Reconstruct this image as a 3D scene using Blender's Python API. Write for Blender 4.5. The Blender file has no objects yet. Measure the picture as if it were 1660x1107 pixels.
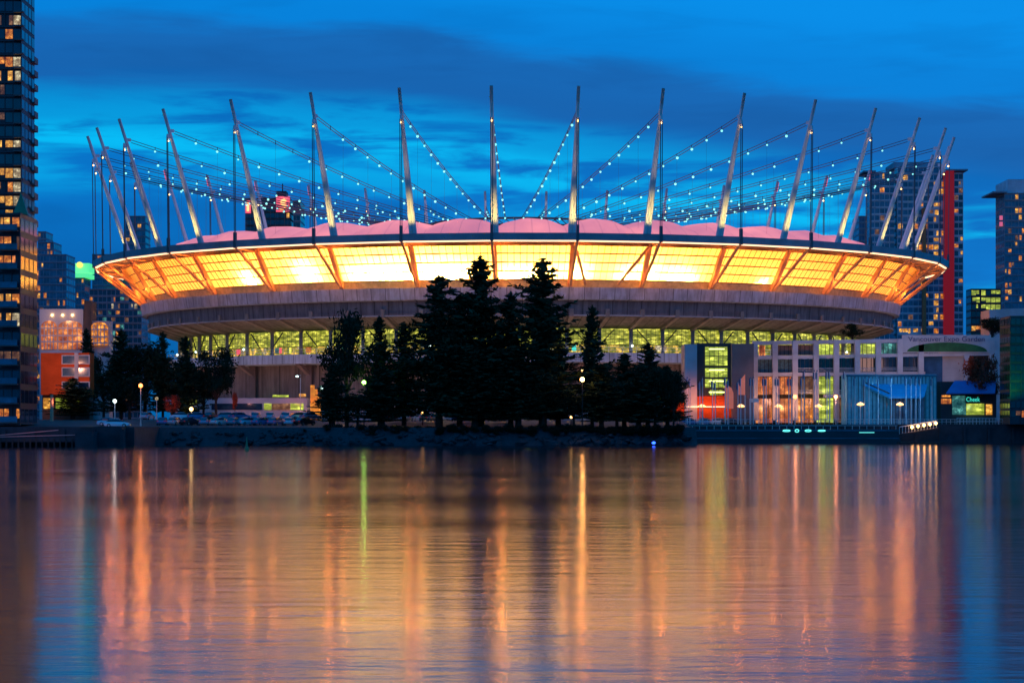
import bpy, math, random
import numpy as np
from mathutils import Vector, Matrix
R = math.radians
rnd = random.Random(7)
sc = bpy.context.scene
# ------------------------------------------------------------------ camera
F, CX, HY, EYE = 3732.0, 830.0, 690.0, 3.6          # focal length in photo pixels, centre column, horizon row, eye height
cd = bpy.data.cameras.new('camera'); cam = bpy.data.objects.new('camera', cd); sc.collection.objects.link(cam)
cam.location = (0, 0, EYE); cam.rotation_euler = (R(90), 0, 0)
cd.sensor_width = 36; cd.lens = 36*F/1660; cd.shift_y = (HY-553.5)/1660; cd.clip_end = 20000; cd.clip_start = 0.5
sc.camera = cam
# ------------------------------------------------------------------ world (dusk sky with cloud streaks)
w = bpy.data.worlds.new('World'); sc.world = w; w.use_nodes = True
nt = w.node_tree; N = nt.nodes; L = nt.links; N.clear()
def nd(tree, typ, **kw):
    n = tree.nodes.new(typ)
    for k, v in kw.items():
        if k.startswith('i_'): n.inputs[k[2:]].default_value = v
        else: setattr(n, k, v)
    return n
def ramp(tree, stops, fac=None, interp='EASE'):
    n = tree.nodes.new('ShaderNodeValToRGB'); n.color_ramp.interpolation = interp
    e = n.color_ramp.elements
    while len(e) > 1: e.remove(e[-1])
    e[0].position = stops[0][0]; e[0].color = (*stops[0][1], 1)
    for p, c in stops[1:]:
        q = e.new(p); q.color = (*c, 1)
    if fac is not None: tree.links.new(fac, n.inputs[0])
    return n
def mth(tree, op, a, b=None, clamp=False):
    n = tree.nodes.new('ShaderNodeMath'); n.operation = op; n.use_clamp = clamp
    for i, v in enumerate((a, b)):
        if v is None: continue
        if isinstance(v, (int, float)): n.inputs[i].default_value = v
        else: tree.links.new(v, n.inputs[i])
    return n.outputs[0]
tc = nd(nt, 'ShaderNodeTexCoord'); sep = nd(nt, 'ShaderNodeSeparateXYZ'); L.new(tc.outputs['Generated'], sep.inputs[0])
mp = nd(nt, 'ShaderNodeMapping'); mp.inputs['Scale'].default_value = (13, 7, 88); L.new(tc.outputs['Generated'], mp.inputs[0])
n1 = nd(nt, 'ShaderNodeTexNoise', i_Scale=1.0, i_Detail=6.0, i_Roughness=0.55, i_Distortion=0.35); L.new(mp.outputs[0], n1.inputs['Vector'])
mp2 = nd(nt, 'ShaderNodeMapping'); mp2.inputs['Scale'].default_value = (2.2, 1.0, 9); mp2.inputs['Location'].default_value = (1.7, 0, .4); L.new(tc.outputs['Generated'], mp2.inputs[0])
n2 = nd(nt, 'ShaderNodeTexNoise', i_Scale=1.0, i_Detail=3.0); L.new(mp2.outputs[0], n2.inputs['Vector'])
# elevation, bent down to the right by a little so that the cloud bank dips as it does over the stadium
x2 = mth(nt, 'ADD', mth(nt, 'MULTIPLY', sep.outputs[0], 0.02), mth(nt, 'MULTIPLY', mth(nt, 'MAXIMUM', sep.outputs[0], -.04), 0.13))
el = mth(nt, 'ADD', sep.outputs[2], x2)
el = mth(nt, 'ADD', el, mth(nt, 'MULTIPLY', mth(nt, 'SUBTRACT', n1.outputs[0], .5), .018))
el = mth(nt, 'ADD', el, mth(nt, 'MULTIPLY', mth(nt, 'SUBTRACT', n2.outputs[0], .5), .035))
elr = mth(nt, 'MULTIPLY', el, 4.0, True)
base = ramp(nt, [(0.0, (0.0, .105, .33)), (.2, (0.0, .118, .42)), (.30, (0.0, .14, .48)), (.38, (0.0, .175, .58)),
                 (.50, (0.0, .15, .52)), (.57, (0.006, .118, .41)), (.62, (0.006, .128, .44)), (.665, (0.0, .205, .66)), (.80, (0.0, .25, .76)), (1.0, (0.0, .20, .62))], elr)
# cyan gaps between the clouds, strongest about six to seven degrees up
band = ramp(nt, [(.33, (0, 0, 0)), (.385, (.5, .5, .5)), (.44, (.95, .95, .95)), (.49, (.45, .45, .45)), (.56, (0, 0, 0))], elr)
st = ramp(nt, [(.47, (0, 0, 0)), (.60, (.95, .95, .95))], mth(nt, 'ADD', mth(nt, 'MULTIPLY', n1.outputs[0], .7), mth(nt, 'SUBTRACT', mth(nt, 'MULTIPLY', n2.outputs[0], .45), mth(nt, 'MULTIPLY', sep.outputs[0], .28))))
k = mth(nt, 'MULTIPLY', band.outputs[0], st.outputs[0])
mx = nd(nt, 'ShaderNodeMix', data_type='RGBA'); L.new(k, mx.inputs[0]); L.new(base.outputs[0], mx.inputs[6]); mx.inputs[7].default_value = (0.0, .50, .90, 1)
# darker cloud mottling
dk = ramp(nt, [(.32, (.80, .80, .83)), (.55, (1, 1, 1))], n1.outputs[0])
mu = nd(nt, 'ShaderNodeMix', data_type='RGBA', blend_type='MULTIPLY'); mu.inputs[0].default_value = .42
L.new(mx.outputs[2], mu.inputs[6]); L.new(dk.outputs[0], mu.inputs[7])
bg1 = nd(nt, 'ShaderNodeBackground', i_Strength=1.07); L.new(mu.outputs[2], bg1.inputs[0])
sky = nd(nt, 'ShaderNodeTexSky', sky_type='NISHITA', sun_disc=False, sun_elevation=R(-3), sun_rotation=R(60))
bg2 = nd(nt, 'ShaderNodeBackground', i_Strength=0.02); L.new(sky.outputs[0], bg2.inputs[0])
ad = nd(nt, 'ShaderNodeAddShader'); L.new(bg1.outputs[0], ad.inputs[0]); L.new(bg2.outputs[0], ad.inputs[1])
wo = nd(nt, 'ShaderNodeOutputWorld'); L.new(ad.outputs[0], wo.inputs[0])
# the last of the daylight, very weak and soft
sl = bpy.data.lights.new('sun', 'SUN'); sl.energy = 0.04; sl.angle = R(20); sl.color = (1, .75, .65)
so = bpy.data.objects.new('sun', sl); so.rotation_euler = (R(75), 0, R(-40)); sc.collection.objects.link(so)
sc.view_settings.view_transform = 'Standard'; sc.view_settings.look = 'None'; sc.view_settings.exposure = 0; sc.view_settings.gamma = 1
sc.cycles.use_denoising = True; sc.cycles.max_bounces = 5; sc.cycles.diffuse_bounces = 2; sc.cycles.glossy_bounces = 3
sc.cycles.sample_clamp_indirect = 12; sc.cycles.caustics_reflective = False; sc.cycles.caustics_refractive = False

# ------------------------------------------------------------------ helpers
def X(px, d): return (px-CX)*d/F
def Z(py, d): return EYE+(HY-py)*d/F
COL = sc.collection
class MB:
    def __init__(s): s.v = []; s.f = []; s.uv = []
    def face(s, pts, uv=None):
        b = len(s.v); s.v += [tuple(p) for p in pts]; s.f.append(tuple(range(b, b+len(pts))))
        s.uv.append(uv or [(0, 0)]*len(pts)); return s
    def box(s, x0, x1, y0, y1, z0, z1):
        p = [(x0,y0,z0),(x1,y0,z0),(x1,y1,z0),(x0,y1,z0),(x0,y0,z1),(x1,y0,z1),(x1,y1,z1),(x0,y1,z1)]
        b = len(s.v); s.v += p
        for q in ((0,3,2,1),(4,5,6,7),(0,1,5,4),(1,2,6,5),(2,3,7,6),(3,0,4,7)):
            s.f.append(tuple(b+i for i in q)); s.uv.append([(0,0),(1,0),(1,1),(0,1)])
        return s
    def hexa(s, p):
        b = len(s.v); s.v += [tuple(q) for q in p]
        for q in ((0,3,2,1),(4,5,6,7),(0,1,5,4),(1,2,6,5),(2,3,7,6),(3,0,4,7)):
            s.f.append(tuple(b+i for i in q)); s.uv.append([(0,0),(1,0),(1,1),(0,1)])
        return s
    def beam(s, a, b, w, h, up=(0,0,1)):
        a = Vector(a); b = Vector(b); d = (b-a).normalized(); u = Vector(up)
        sd = d.cross(u).normalized()*w/2; uu = sd.cross(d).normalized()*h/2
        return s.hexa([a-sd-uu, a+sd-uu, a+sd+uu, a-sd+uu, b-sd-uu, b+sd-uu, b+sd+uu, b-sd+uu])
    def tube(s, pts, rad, n=8, cap=True):
        pts = [Vector(p) for p in pts]
        if not isinstance(rad, (list, tuple)): rad = [rad]*len(pts)
        b = len(s.v)
        for i, p in enumerate(pts):
            d = (pts[min(i+1, len(pts)-1)]-pts[max(i-1, 0)]).normalized()
            a = Vector((0,0,1)) if abs(d.z) < .9 else Vector((1,0,0))
            u = d.cross(a).normalized(); v = d.cross(u)
            for k in range(n):
                t = 2*math.pi*k/n; s.v.append(tuple(p+(u*math.cos(t)+v*math.sin(t))*rad[i]))
        for i in range(len(pts)-1):
            for k in range(n):
                k2 = (k+1) % n
                s.f.append((b+i*n+k, b+i*n+k2, b+(i+1)*n+k2, b+(i+1)*n+k)); s.uv.append([(0,0)]*4)
        if cap:
            s.f.append(tuple(b+k for k in range(n))); s.uv.append([(0,0)]*n)
            e = b+(len(pts)-1)*n; s.f.append(tuple(e+n-1-k for k in range(n))); s.uv.append([(0,0)]*n)
        return s
    def lathe(s, c, prof, n=12):
        return s.tube([(c[0], c[1], c[2]+z) for r, z in prof], [max(r, .001) for r, z in prof], n)
    def ball(s, c, r, n=8, m=5, sz=1):
        return s.lathe(c, [(r*math.sin(math.pi*i/m), -r*sz*math.cos(math.pi*i/m)) for i in range(m+1)], n)
    def prism(s, poly, y0, y1):        # poly = (x,z) outline, extruded in y
        n = len(poly); b = len(s.v)
        s.v += [(x, y0, z) for x, z in poly]+[(x, y1, z) for x, z in poly]
        s.f.append(tuple(range(b, b+n))); s.uv.append([(0,0)]*n)
        s.f.append(tuple(range(b+2*n-1, b+n-1, -1))); s.uv.append([(0,0)]*n)
        for i in range(n):
            j = (i+1) % n; s.f.append((b+i, b+n+i, b+n+j, b+j)); s.uv.append([(0,0)]*4)
        return s
    def build(s, name, m, parent=None, smooth=False):
        me = bpy.data.meshes.new(name); off = Vector((0,0,0))
        if parent is not None:
            p = parent
            while p is not None: off += Vector(p.location); p = p.parent
        v = np.array(s.v, dtype=float).reshape(-1, 3)-np.array(off)
        me.from_pydata(v.tolist(), [], s.f)
        ul = me.uv_layers.new(name='UVMap'); flat = [c for f in s.uv for uv in f for c in uv]; ul.data.foreach_set('uv', flat)
        if m is not None: me.materials.append(m)
        if smooth: me.polygons.foreach_set('use_smooth', [True]*len(me.polygons))
        me.update()
        o = bpy.data.objects.new(name, me); COL.objects.link(o)
        if parent is not None: o.parent = parent
        return o
def tag(o, label=None, cat=None, group=None, kind=None):
    if label: o['label'] = label
    if cat: o['category'] = cat
    if group: o['group'] = group
    if kind: o['kind'] = kind
    return o
def empty(name, loc, label, cat, group=None):
    o = bpy.data.objects.new(name, None); o.location = loc; COL.objects.link(o); o.empty_display_size = .5
    return tag(o, label, cat, group)
def clone(o, parent=None):
    c = o.copy(); COL.objects.link(c)
    if parent is not None: c.parent = parent
    for ch in list(o.children): clone(ch, c)
    return c
def plight(loc, col, e, r=.3):
    l = bpy.data.lights.new('lamp_light', 'POINT'); l.energy = e; l.color = col; l.shadow_soft_size = r
    o = bpy.data.objects.new('lamp_light', l); o.location = loc; COL.objects.link(o); return o
def wash(loc, col, e, dy=8, dz=-1, ang=120, sr=.4): return spot(loc, (loc[0], loc[1]+dy, loc[2]+dz), col, e, ang, 1, sr)  # added spotlight without a fixture, brightening the surface it faces
def spot(loc, tgt, col, e, ang=60, blend=.6, r=.3):
    l = bpy.data.lights.new('spot_light', 'SPOT'); l.energy = e; l.color = col; l.spot_size = R(ang); l.spot_blend = blend; l.shadow_soft_size = r
    o = bpy.data.objects.new('spot_light', l); o.location = loc
    o.rotation_euler = (Vector(tgt)-Vector(loc)).to_track_quat('-Z', 'Y').to_euler(); COL.objects.link(o); return o

# ------------------------------------------------------------------ materials
def mat(name, col, rough=.7, metal=0, var=.25, scale=.6, em=None, es=0, spec=.5, bump=0):
    m = bpy.data.materials.new(name); m.use_nodes = True; t = m.node_tree; b = t.nodes['Principled BSDF']
    b.inputs['Roughness'].default_value = rough; b.inputs['Metallic'].default_value = metal
    b.inputs['Specular IOR Level'].default_value = spec
    if var:
        c = nd(t, 'ShaderNodeTexCoord'); n = nd(t, 'ShaderNodeTexNoise', i_Scale=scale, i_Detail=6.0, i_Roughness=.65)
        t.links.new(c.outputs['Object'], n.inputs['Vector'])
        r = ramp(t, [(.25, tuple(x*(1-var) for x in col)), (.75, tuple(min(1, x*(1+var)) for x in col))], n.outputs[0])
        t.links.new(r.outputs[0], b.inputs['Base Color'])
        if bump:
            bp = nd(t, 'ShaderNodeBump', i_Strength=bump); t.links.new(n.outputs[0], bp.inputs['Height']); t.links.new(bp.outputs[0], b.inputs['Normal'])
    else: b.inputs['Base Color'].default_value = (*col, 1)
    if em: b.inputs['Emission Color'].default_value = (*em, 1); b.inputs['Emission Strength'].default_value = es
    return m
def lit(name, c1, c2, s, scale=.45, lo=.15, zs=1.0):
    """a lit room seen through glass: blocks of light and dark, warmer and cooler"""
    m = bpy.data.materials.new(name); m.use_nodes = True; t = m.node_tree; b = t.nodes['Principled BSDF']
    b.inputs['Base Color'].default_value = (.03, .03, .03, 1); b.inputs['Roughness'].default_value = .2
    c = nd(t, 'ShaderNodeTexCoord'); mp = nd(t, 'ShaderNodeMapping'); mp.inputs['Scale'].default_value = (1, 1, zs)
    t.links.new(c.outputs['Object'], mp.inputs[0])
    n = nd(t, 'ShaderNodeTexNoise', i_Scale=scale, i_Detail=5.0, i_Roughness=.7); t.links.new(mp.outputs[0], n.inputs['Vector'])
    v = nd(t, 'ShaderNodeTexVoronoi', i_Scale=scale*1.7, distance='CHEBYCHEV'); t.links.new(mp.outputs[0], v.inputs['Vector'])
    r = ramp(t, [(.3, c1), (.7, c2)], n.outputs[0]); t.links.new(r.outputs[0], b.inputs['Emission Color'])
    k = ramp(t, [(.33, (lo,)*3), (.5, (.45,)*3), (.68, (1.5,)*3)], n.outputs[0])
    k2 = mth(t, 'MULTIPLY', k.outputs[0], mth(t, 'SUBTRACT', 1.25, mth(t, 'MULTIPLY', v.outputs[0], .8)))
    t.links.new(mth(t, 'MULTIPLY', k2, s), b.inputs['Emission Strength'])
    return m
def glow(name, col, s):
    m = bpy.data.materials.new(name); m.use_nodes = True; b = m.node_tree.nodes['Principled BSDF']
    b.inputs['Base Color'].default_value = (.5, .5, .5, 1); b.inputs['Emission Color'].default_value = (*col, 1); b.inputs['Emission Strength'].default_value = s
    return m
M = dict(
    conc=mat('pale_concrete', (.50, .47, .48), .8, scale=.15, var=.2), concd=mat('brown_concrete', (.26, .17, .15), .85, scale=.12, var=.25),
    concw=mat('white_concrete', (.55, .50, .50), .85, scale=.2, var=.2, spec=.1),
    steel=mat('grey_steel', (.72, .68, .65), .55, 0, scale=.5, var=.12), cable=mat('dark_cable', (.11, .11, .12), .5, .3, var=0),
    darkpole=mat('dark_pole', (.03, .03, .03), .6, var=0), steelo=mat('warm_tinted_steel', (.70, .38, .22), .5, scale=.8, var=.12), rim=mat('rim_cladding', (.36, .31, .34), .55, .2, scale=.2, var=.2),  # steelo: pale steel with the warm orange light put into its colour
    dark=mat('dark_wall', (.03, .035, .045), .6, scale=.3), tower=mat('tower_concrete', (.22, .26, .31), .7, scale=.2),
    towerl=mat('pale_tower_concrete', (.48, .52, .58), .7, scale=.2), glass=mat('dark_glass', (.012, .035, .06), .12, scale=.3, var=.5, spec=.8),
    glassb=mat('blue_glass', (.05, .13, .20), .15, scale=.25, var=.6, spec=.8), glassg=mat('green_glass', (.004, .04, .035), .12, scale=.2, var=.6, spec=.8),
    balc=mat('balcony_slab', (.13, .09, .085), .6), red=mat('red_panel', (.50, .012, .012), .5, scale=.2, var=.12, em=(.7, .01, .015), es=.2),
    orange=mat('orange_render', (.62, .085, .018), .85, scale=.3, var=.2, spec=.1), orangef=mat('orange_fin', (.50, .13, .04), .6, var=.1),
    brown=mat('brown_brick', (.13, .07, .05), .85, scale=.6), white=mat('white_paint', (.75, .75, .76), .5, var=.06),
    asph=mat('asphalt', (.05, .05, .052), .9, scale=.3), rock=mat('wet_rock', (.017, .020, .025), .75, scale=1.5, var=.5, bump=.4),
    quay=mat('quay_wall', (.03, .034, .042), .8, scale=.4, var=.4), timber=mat('dark_timber', (.04, .032, .03), .85, scale=1.5, var=.4),
    bark=mat('bark', (.05, .035, .025), .95, scale=3, var=.4, bump=.4), fir=mat('fir_needles', (.028, .050, .024), .85, scale=.8, var=.5, spec=.1),
    leaf=mat('broad_leaves', (.02, .03, .013), .8, scale=.8, var=.45, spec=.15), leafr=mat('russet_leaves', (.22, .05, .025), .8, scale=.8, var=.45, spec=.15),
    hedge=mat('hedge_leaves', (.010, .018, .010), .85, scale=1, var=.5, spec=.1),
    awn=mat('blue_awning', (.05, .16, .45), .5, scale=.5, var=.1), green=mat('green_paint', (.02, .18, .08), .5, var=.2),
    rubber=mat('rubber', (.02, .02, .02), .8, var=0), chrome=mat('alloy', (.5, .5, .5), .3, .9, var=0),
    navy=mat('navy_hull', (.012, .02, .03), .3, scale=.2, var=.3), letter=mat('navy_letters', (.07, .10, .20), .5, var=0),
    w_amber=lit('amber_room', (1, .20, .012), (1, .38, .05), 1.15, .9), w_yel=lit('yellow_room', (1, .34, .025), (1, .52, .09), 1.35, .8),
    w_pale=lit('pale_room', (1, .65, .30), (.9, .8, .5), .85, 1.0), w_dim=lit('dim_room', (.8, .25, .06), (.9, .45, .2), .28, .8),
    w_grn=lit('green_yellow_room', (.45, .62, .03), (.85, .95, .12), 1.15, .35, lo=.3, zs=3), w_teal=lit('teal_room', (.05, .4, .4), (.2, .7, .6), .5, .8),
    w_org=lit('orange_room', (1, .14, .02), (1, .34, .08), 1.1, .5), w_conc=lit('concourse_hall', (.42, .50, .02), (1, .92, .12), 1.05, .5, lo=.25, zs=3.2), w_shop=lit('shopfront_glow', (.25, .45, .03), (1, .55, .08), 1.3, .8, lo=.12), curtain=mat('curtains', (.10, .20, .22), .8, scale=2, var=.4),
    g_cable=glow('cable_lamp_glass', (.26, .95, .85), 1.35), g_white=glow('white_lamp', (.72, 1, .95), 5), g_star=glow('burning_lamp', (1, .50, .13), 22), g_warm=glow('warm_lamp', (1, .55, .16), 6), g_orange=glow('orange_lamp', (1, .22, .03), 5),
    g_amber=glow('amber_lantern', (1, .48, .12), 3.2), g_green=glow('green_lamp', (.35, 1, .12), 9), g_redw=glow('red_sign', (1, .04, .05), 1.0), g_logo=glow('sign_letter', (1, .42, .10), 2.2),
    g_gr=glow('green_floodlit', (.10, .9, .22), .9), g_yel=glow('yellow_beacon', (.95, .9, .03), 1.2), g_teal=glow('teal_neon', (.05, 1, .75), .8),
    g_blue=glow('blue_lamp', (.02, .08, 1), 6), g_pink=glow('pink_glow', (1, .08, .12), .6), g_strip=glow('light_strip', (1, .62, .35), 1.9),
)
# ------------------------------------------------------------------ the setting: water, ground, banks
def water_mat():
    m = bpy.data.materials.new('water'); m.use_nodes = True; t = m.node_tree; b = t.nodes['Principled BSDF']
    b.inputs['Base Color'].default_value = (.002, .010, .014, 1); b.inputs['IOR'].default_value = 1.333
    c = nd(t, 'ShaderNodeTexCoord')
    mp = nd(t, 'ShaderNodeMapping'); mp.inputs['Scale'].default_value = (.012, .05, 1); t.links.new(c.outputs['Object'], mp.inputs[0])
    n = nd(t, 'ShaderNodeTexNoise', i_Scale=1.0, i_Detail=3.0); t.links.new(mp.outputs[0], n.inputs['Vector'])
    rr = nd(t, 'ShaderNodeMapRange'); rr.inputs[1].default_value = .3; rr.inputs[2].default_value = .7; rr.inputs[3].default_value = .09; rr.inputs[4].default_value = .125
    t.links.new(n.outputs[0], rr.inputs[0]); t.links.new(rr.outputs[0], b.inputs['Roughness'])
    mp2 = nd(t, 'ShaderNodeMapping'); mp2.inputs['Scale'].default_value = (1.1, 1.7, 1); t.links.new(c.outputs['Object'], mp2.inputs[0])
    n2 = nd(t, 'ShaderNodeTexNoise', i_Scale=1.0, i_Detail=6.0, i_Roughness=.62); t.links.new(mp2.outputs[0], n2.inputs['Vector'])
    bp = nd(t, 'ShaderNodeBump', i_Strength=.5, i_Distance=.014); br = nd(t, 'ShaderNodeMapRange'); br.inputs[1].default_value = .35; br.inputs[2].default_value = .65; br.inputs[3].default_value = .3; br.inputs[4].default_value = .75; t.links.new(n.outputs[0], br.inputs[0]); t.links.new(br.outputs[0], bp.inputs['Strength']); t.links.new(n2.outputs[0], bp.inputs['Height']);
    mp3 = nd(t, 'ShaderNodeMapping'); mp3.inputs['Scale'].default_value = (.22, .7, 1); t.links.new(c.outputs['Object'], mp3.inputs[0])
    n3 = nd(t, 'ShaderNodeTexNoise', i_Scale=1.0, i_Detail=3.0, i_Roughness=.55); t.links.new(mp3.outputs[0], n3.inputs['Vector'])
    bp3 = nd(t, 'ShaderNodeBump', i_Strength=1.0, i_Distance=.022); t.links.new(n3.outputs[0], bp3.inputs['Height']); t.links.new(bp3.outputs[0], bp.inputs['Normal']); t.links.new(bp.outputs[0], b.inputs['Normal'])
    return m
o = MB().face([(-3000,-500,0),(3000,-500,0),(3000,520,0),(-3000,520,0)]).build('water', water_mat()); o['kind'] = 'structure'
SHORE = [(-3000,392),(-70,392),(-66,420),(34,424),(38,476),(3000,476)]
def gz(x, y):                       # ground height
    ys = shore(x); t = min(1, max(0, (y-ys-12)/34)); return 3.3+1.5*t*t*(3-2*t)
def shore(x):
    for (a, b), (c, d) in zip(SHORE, SHORE[1:]):
        if a <= x <= c: return b+(d-b)*(x-a)/(c-a)
    return 476
g = MB(); xs = [-3000,-400,-150,-110,-90,-75,-70,-68,-66,-50,-30,-10,10,25,34,35,36,37,38,50,70,90,120,160,400,3000]
rows = [1.5, 12, 18, 24, 30, 38, 46, 60]
P = [[(x, shore(x)+r, gz(x, shore(x)+r)) for r in rows]+[(x, 9000, 4.8)] for x in xs]
for i in range(len(xs)-1):
    for j in range(len(rows)): g.face([P[i][j], P[i+1][j], P[i+1][j+1], P[i][j+1]])
o = g.build('ground', M['asph']); o['kind'] = 'structure'
g = MB()                            # sloping bank of the park, left of the boat basin
bx = [-66+4*i for i in range(26)]
for a, b in zip(bx, bx[1:]):
    for (r0, z0), (r1, z1) in (((-4, -1), (-1.2, .9)), ((-1.2, .9), (0, 2.0)), ((0, 2.0), (1.5, 3.3))):
        g.face([(a, shore(a)+r0, z0), (b, shore(b)+r0, z0), (b, shore(b)+r1, z1), (a, shore(a)+r1, z1)])
o = g.build('shore_bank', M['rock']); o['kind'] = 'structure'
# quay walls (vertical)
q = MB().box(-400, -66, 389.5, 393.6, -2, 3.42)
for i in range(40): q.box(-66.3-5*i, -65.6-5*i, 389.0, 389.5, -2, 3.0)
q.box(-69.9, -64.6, 393.6, 425, -2, 3.42)
o = q.build('quay_wall', M['quay']); tag(o, 'dark blue quay wall with fender posts in front of the left apartment tower', 'quay wall')
q = MB().box(36, 400, 474.4, 477.6, -2, 3.9)
for i in range(70): q.box(38+5*i, 38.5+5*i, 474.0, 474.4, -2, 3.4)
o = q.build('quay_wall', M['quay']); tag(o, 'long dark quay wall below the white grid building and blue pavilion', 'quay wall')
# ------------------------------------------------------------------ the stadium
SX, SY, RO = 2.2, 605.0, 110.6
feet = {0:797,1:937,2:1072,3:1202,4:1316,5:1412,6:1482,7:1524,-1:650,-2:508.5,-3:380,-4:272,-5:202,-6:166,-7:155}
def solve(px):
    best = min((abs(CX+F*(SX+RO*math.sin(R(a/10)))/(SY-RO*math.cos(R(a/10)))-px), a/10) for a in range(-790, 791)); return best[1]
front = [solve(feet[k]) for k in range(-7, 8)]
front[0] = min(front[0], front[1]-9.0); front[14] = max(front[14], front[13]+9.0)
span = 360-(front[14]-front[0])
ANG = front+[front[14]+span*(i+1)/22 for i in range(21)]
def pol(r, a, z): return (SX+r*math.sin(R(a)), SY-r*math.cos(R(a)), z)
stad = empty('stadium', (SX, SY, 4.8), 'round domed stadium with a glowing amber wall and a crown of leaning masts', 'stadium')
def ring(name, prof, m, n=180, rings=None, closed=False, parent=stad):
    """a band swept round the stadium; prof = [(radius, z)...]"""
    g = MB(); A = rings or [360*i/n for i in range(n)]
    for i in range(len(A)):
        a, b = A[i], A[(i+1) % len(A)]
        pr = prof+[prof[0]] if closed else prof
        for (r0, z0), (r1, z1) in zip(pr, pr[1:]):
            g.face([pol(r0, a, z0), pol(r0, b, z0), pol(r1, b, z1), pol(r1, a, z1)], [(i, 0), (i+1, 0), (i+1, 1), (i, 1)])
    return g.build(name, m, parent)
def jointed(name, col, n, st=.35):
    m = mat(name, col, .8, scale=.22, var=.22); t = m.node_tree; b = t.nodes['Principled BSDF']; src = b.inputs['Base Color'].links[0].from_socket
    uv = nd(t, 'ShaderNodeUVMap'); sp = nd(t, 'ShaderNodeSeparateXYZ'); t.links.new(uv.outputs[0], sp.inputs[0])
    f = mth(t, 'FRACT', mth(t, 'MULTIPLY', sp.outputs[0], n)); j = mth(t, 'LESS_THAN', f, .05)
    c = nd(t, 'ShaderNodeTexCoord'); mp = nd(t, 'ShaderNodeMapping'); mp.inputs['Scale'].default_value = (1.1, 1.1, .08); t.links.new(c.outputs['Object'], mp.inputs[0])
    nn = nd(t, 'ShaderNodeTexNoise', i_Scale=1.0, i_Detail=5.0, i_Roughness=.7); t.links.new(mp.outputs[0], nn.inputs['Vector'])
    rs_ = ramp(t, [(.35, (.55, .53, .52)), (.6, (1, 1, 1))], nn.outputs[0])
    m1 = nd(t, 'ShaderNodeMix', data_type='RGBA', blend_type='MULTIPLY'); m1.inputs[0].default_value = .8; t.links.new(src, m1.inputs[6]); t.links.new(rs_.outputs[0], m1.inputs[7])
    m2 = nd(t, 'ShaderNodeMix', data_type='RGBA', blend_type='MULTIPLY'); t.links.new(mth(t, 'MULTIPLY', j, 1.0), m2.inputs[0]); t.links.new(m1.outputs[2], m2.inputs[6]); m2.inputs[7].default_value = (st, st, st, 1)
    t.links.new(m2.outputs[2], b.inputs['Base Color']); return m
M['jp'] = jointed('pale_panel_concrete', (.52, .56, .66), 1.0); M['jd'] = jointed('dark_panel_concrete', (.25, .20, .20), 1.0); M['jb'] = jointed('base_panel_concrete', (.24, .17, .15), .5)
ring('base_wall', [(88, 4), (88, 17.6)], M['jb'])
ring('plinth', [(90.5, 4), (90.5, 8.6), (88.1, 8.6)], M['conc'])
ring('concourse_slab', [(87.9, 17.6), (93.5, 17.8), (93.5, 19.9), (86, 19.9)], M['jp'])
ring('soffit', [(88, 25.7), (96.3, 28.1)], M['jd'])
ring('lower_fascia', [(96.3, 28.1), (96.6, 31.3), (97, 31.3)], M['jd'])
ring('upper_fascia', [(96.8, 31.3), (98.2, 31.5), (98.6, 34.1), (96.6, 34.2)], M['jp'])
ring('upper_wall_base', [(96.7, 34.2), (97.0, 35.8)], mat('unlit_panel', (.55, .42, .25), .6, scale=.9, var=.3))
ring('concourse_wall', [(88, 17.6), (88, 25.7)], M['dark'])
ring('ledge_pipe', [(96.5, 27.9), (96.75, 27.9), (96.75, 28.15), (96.5, 28.15)], M['conc'], closed=True)
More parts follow.
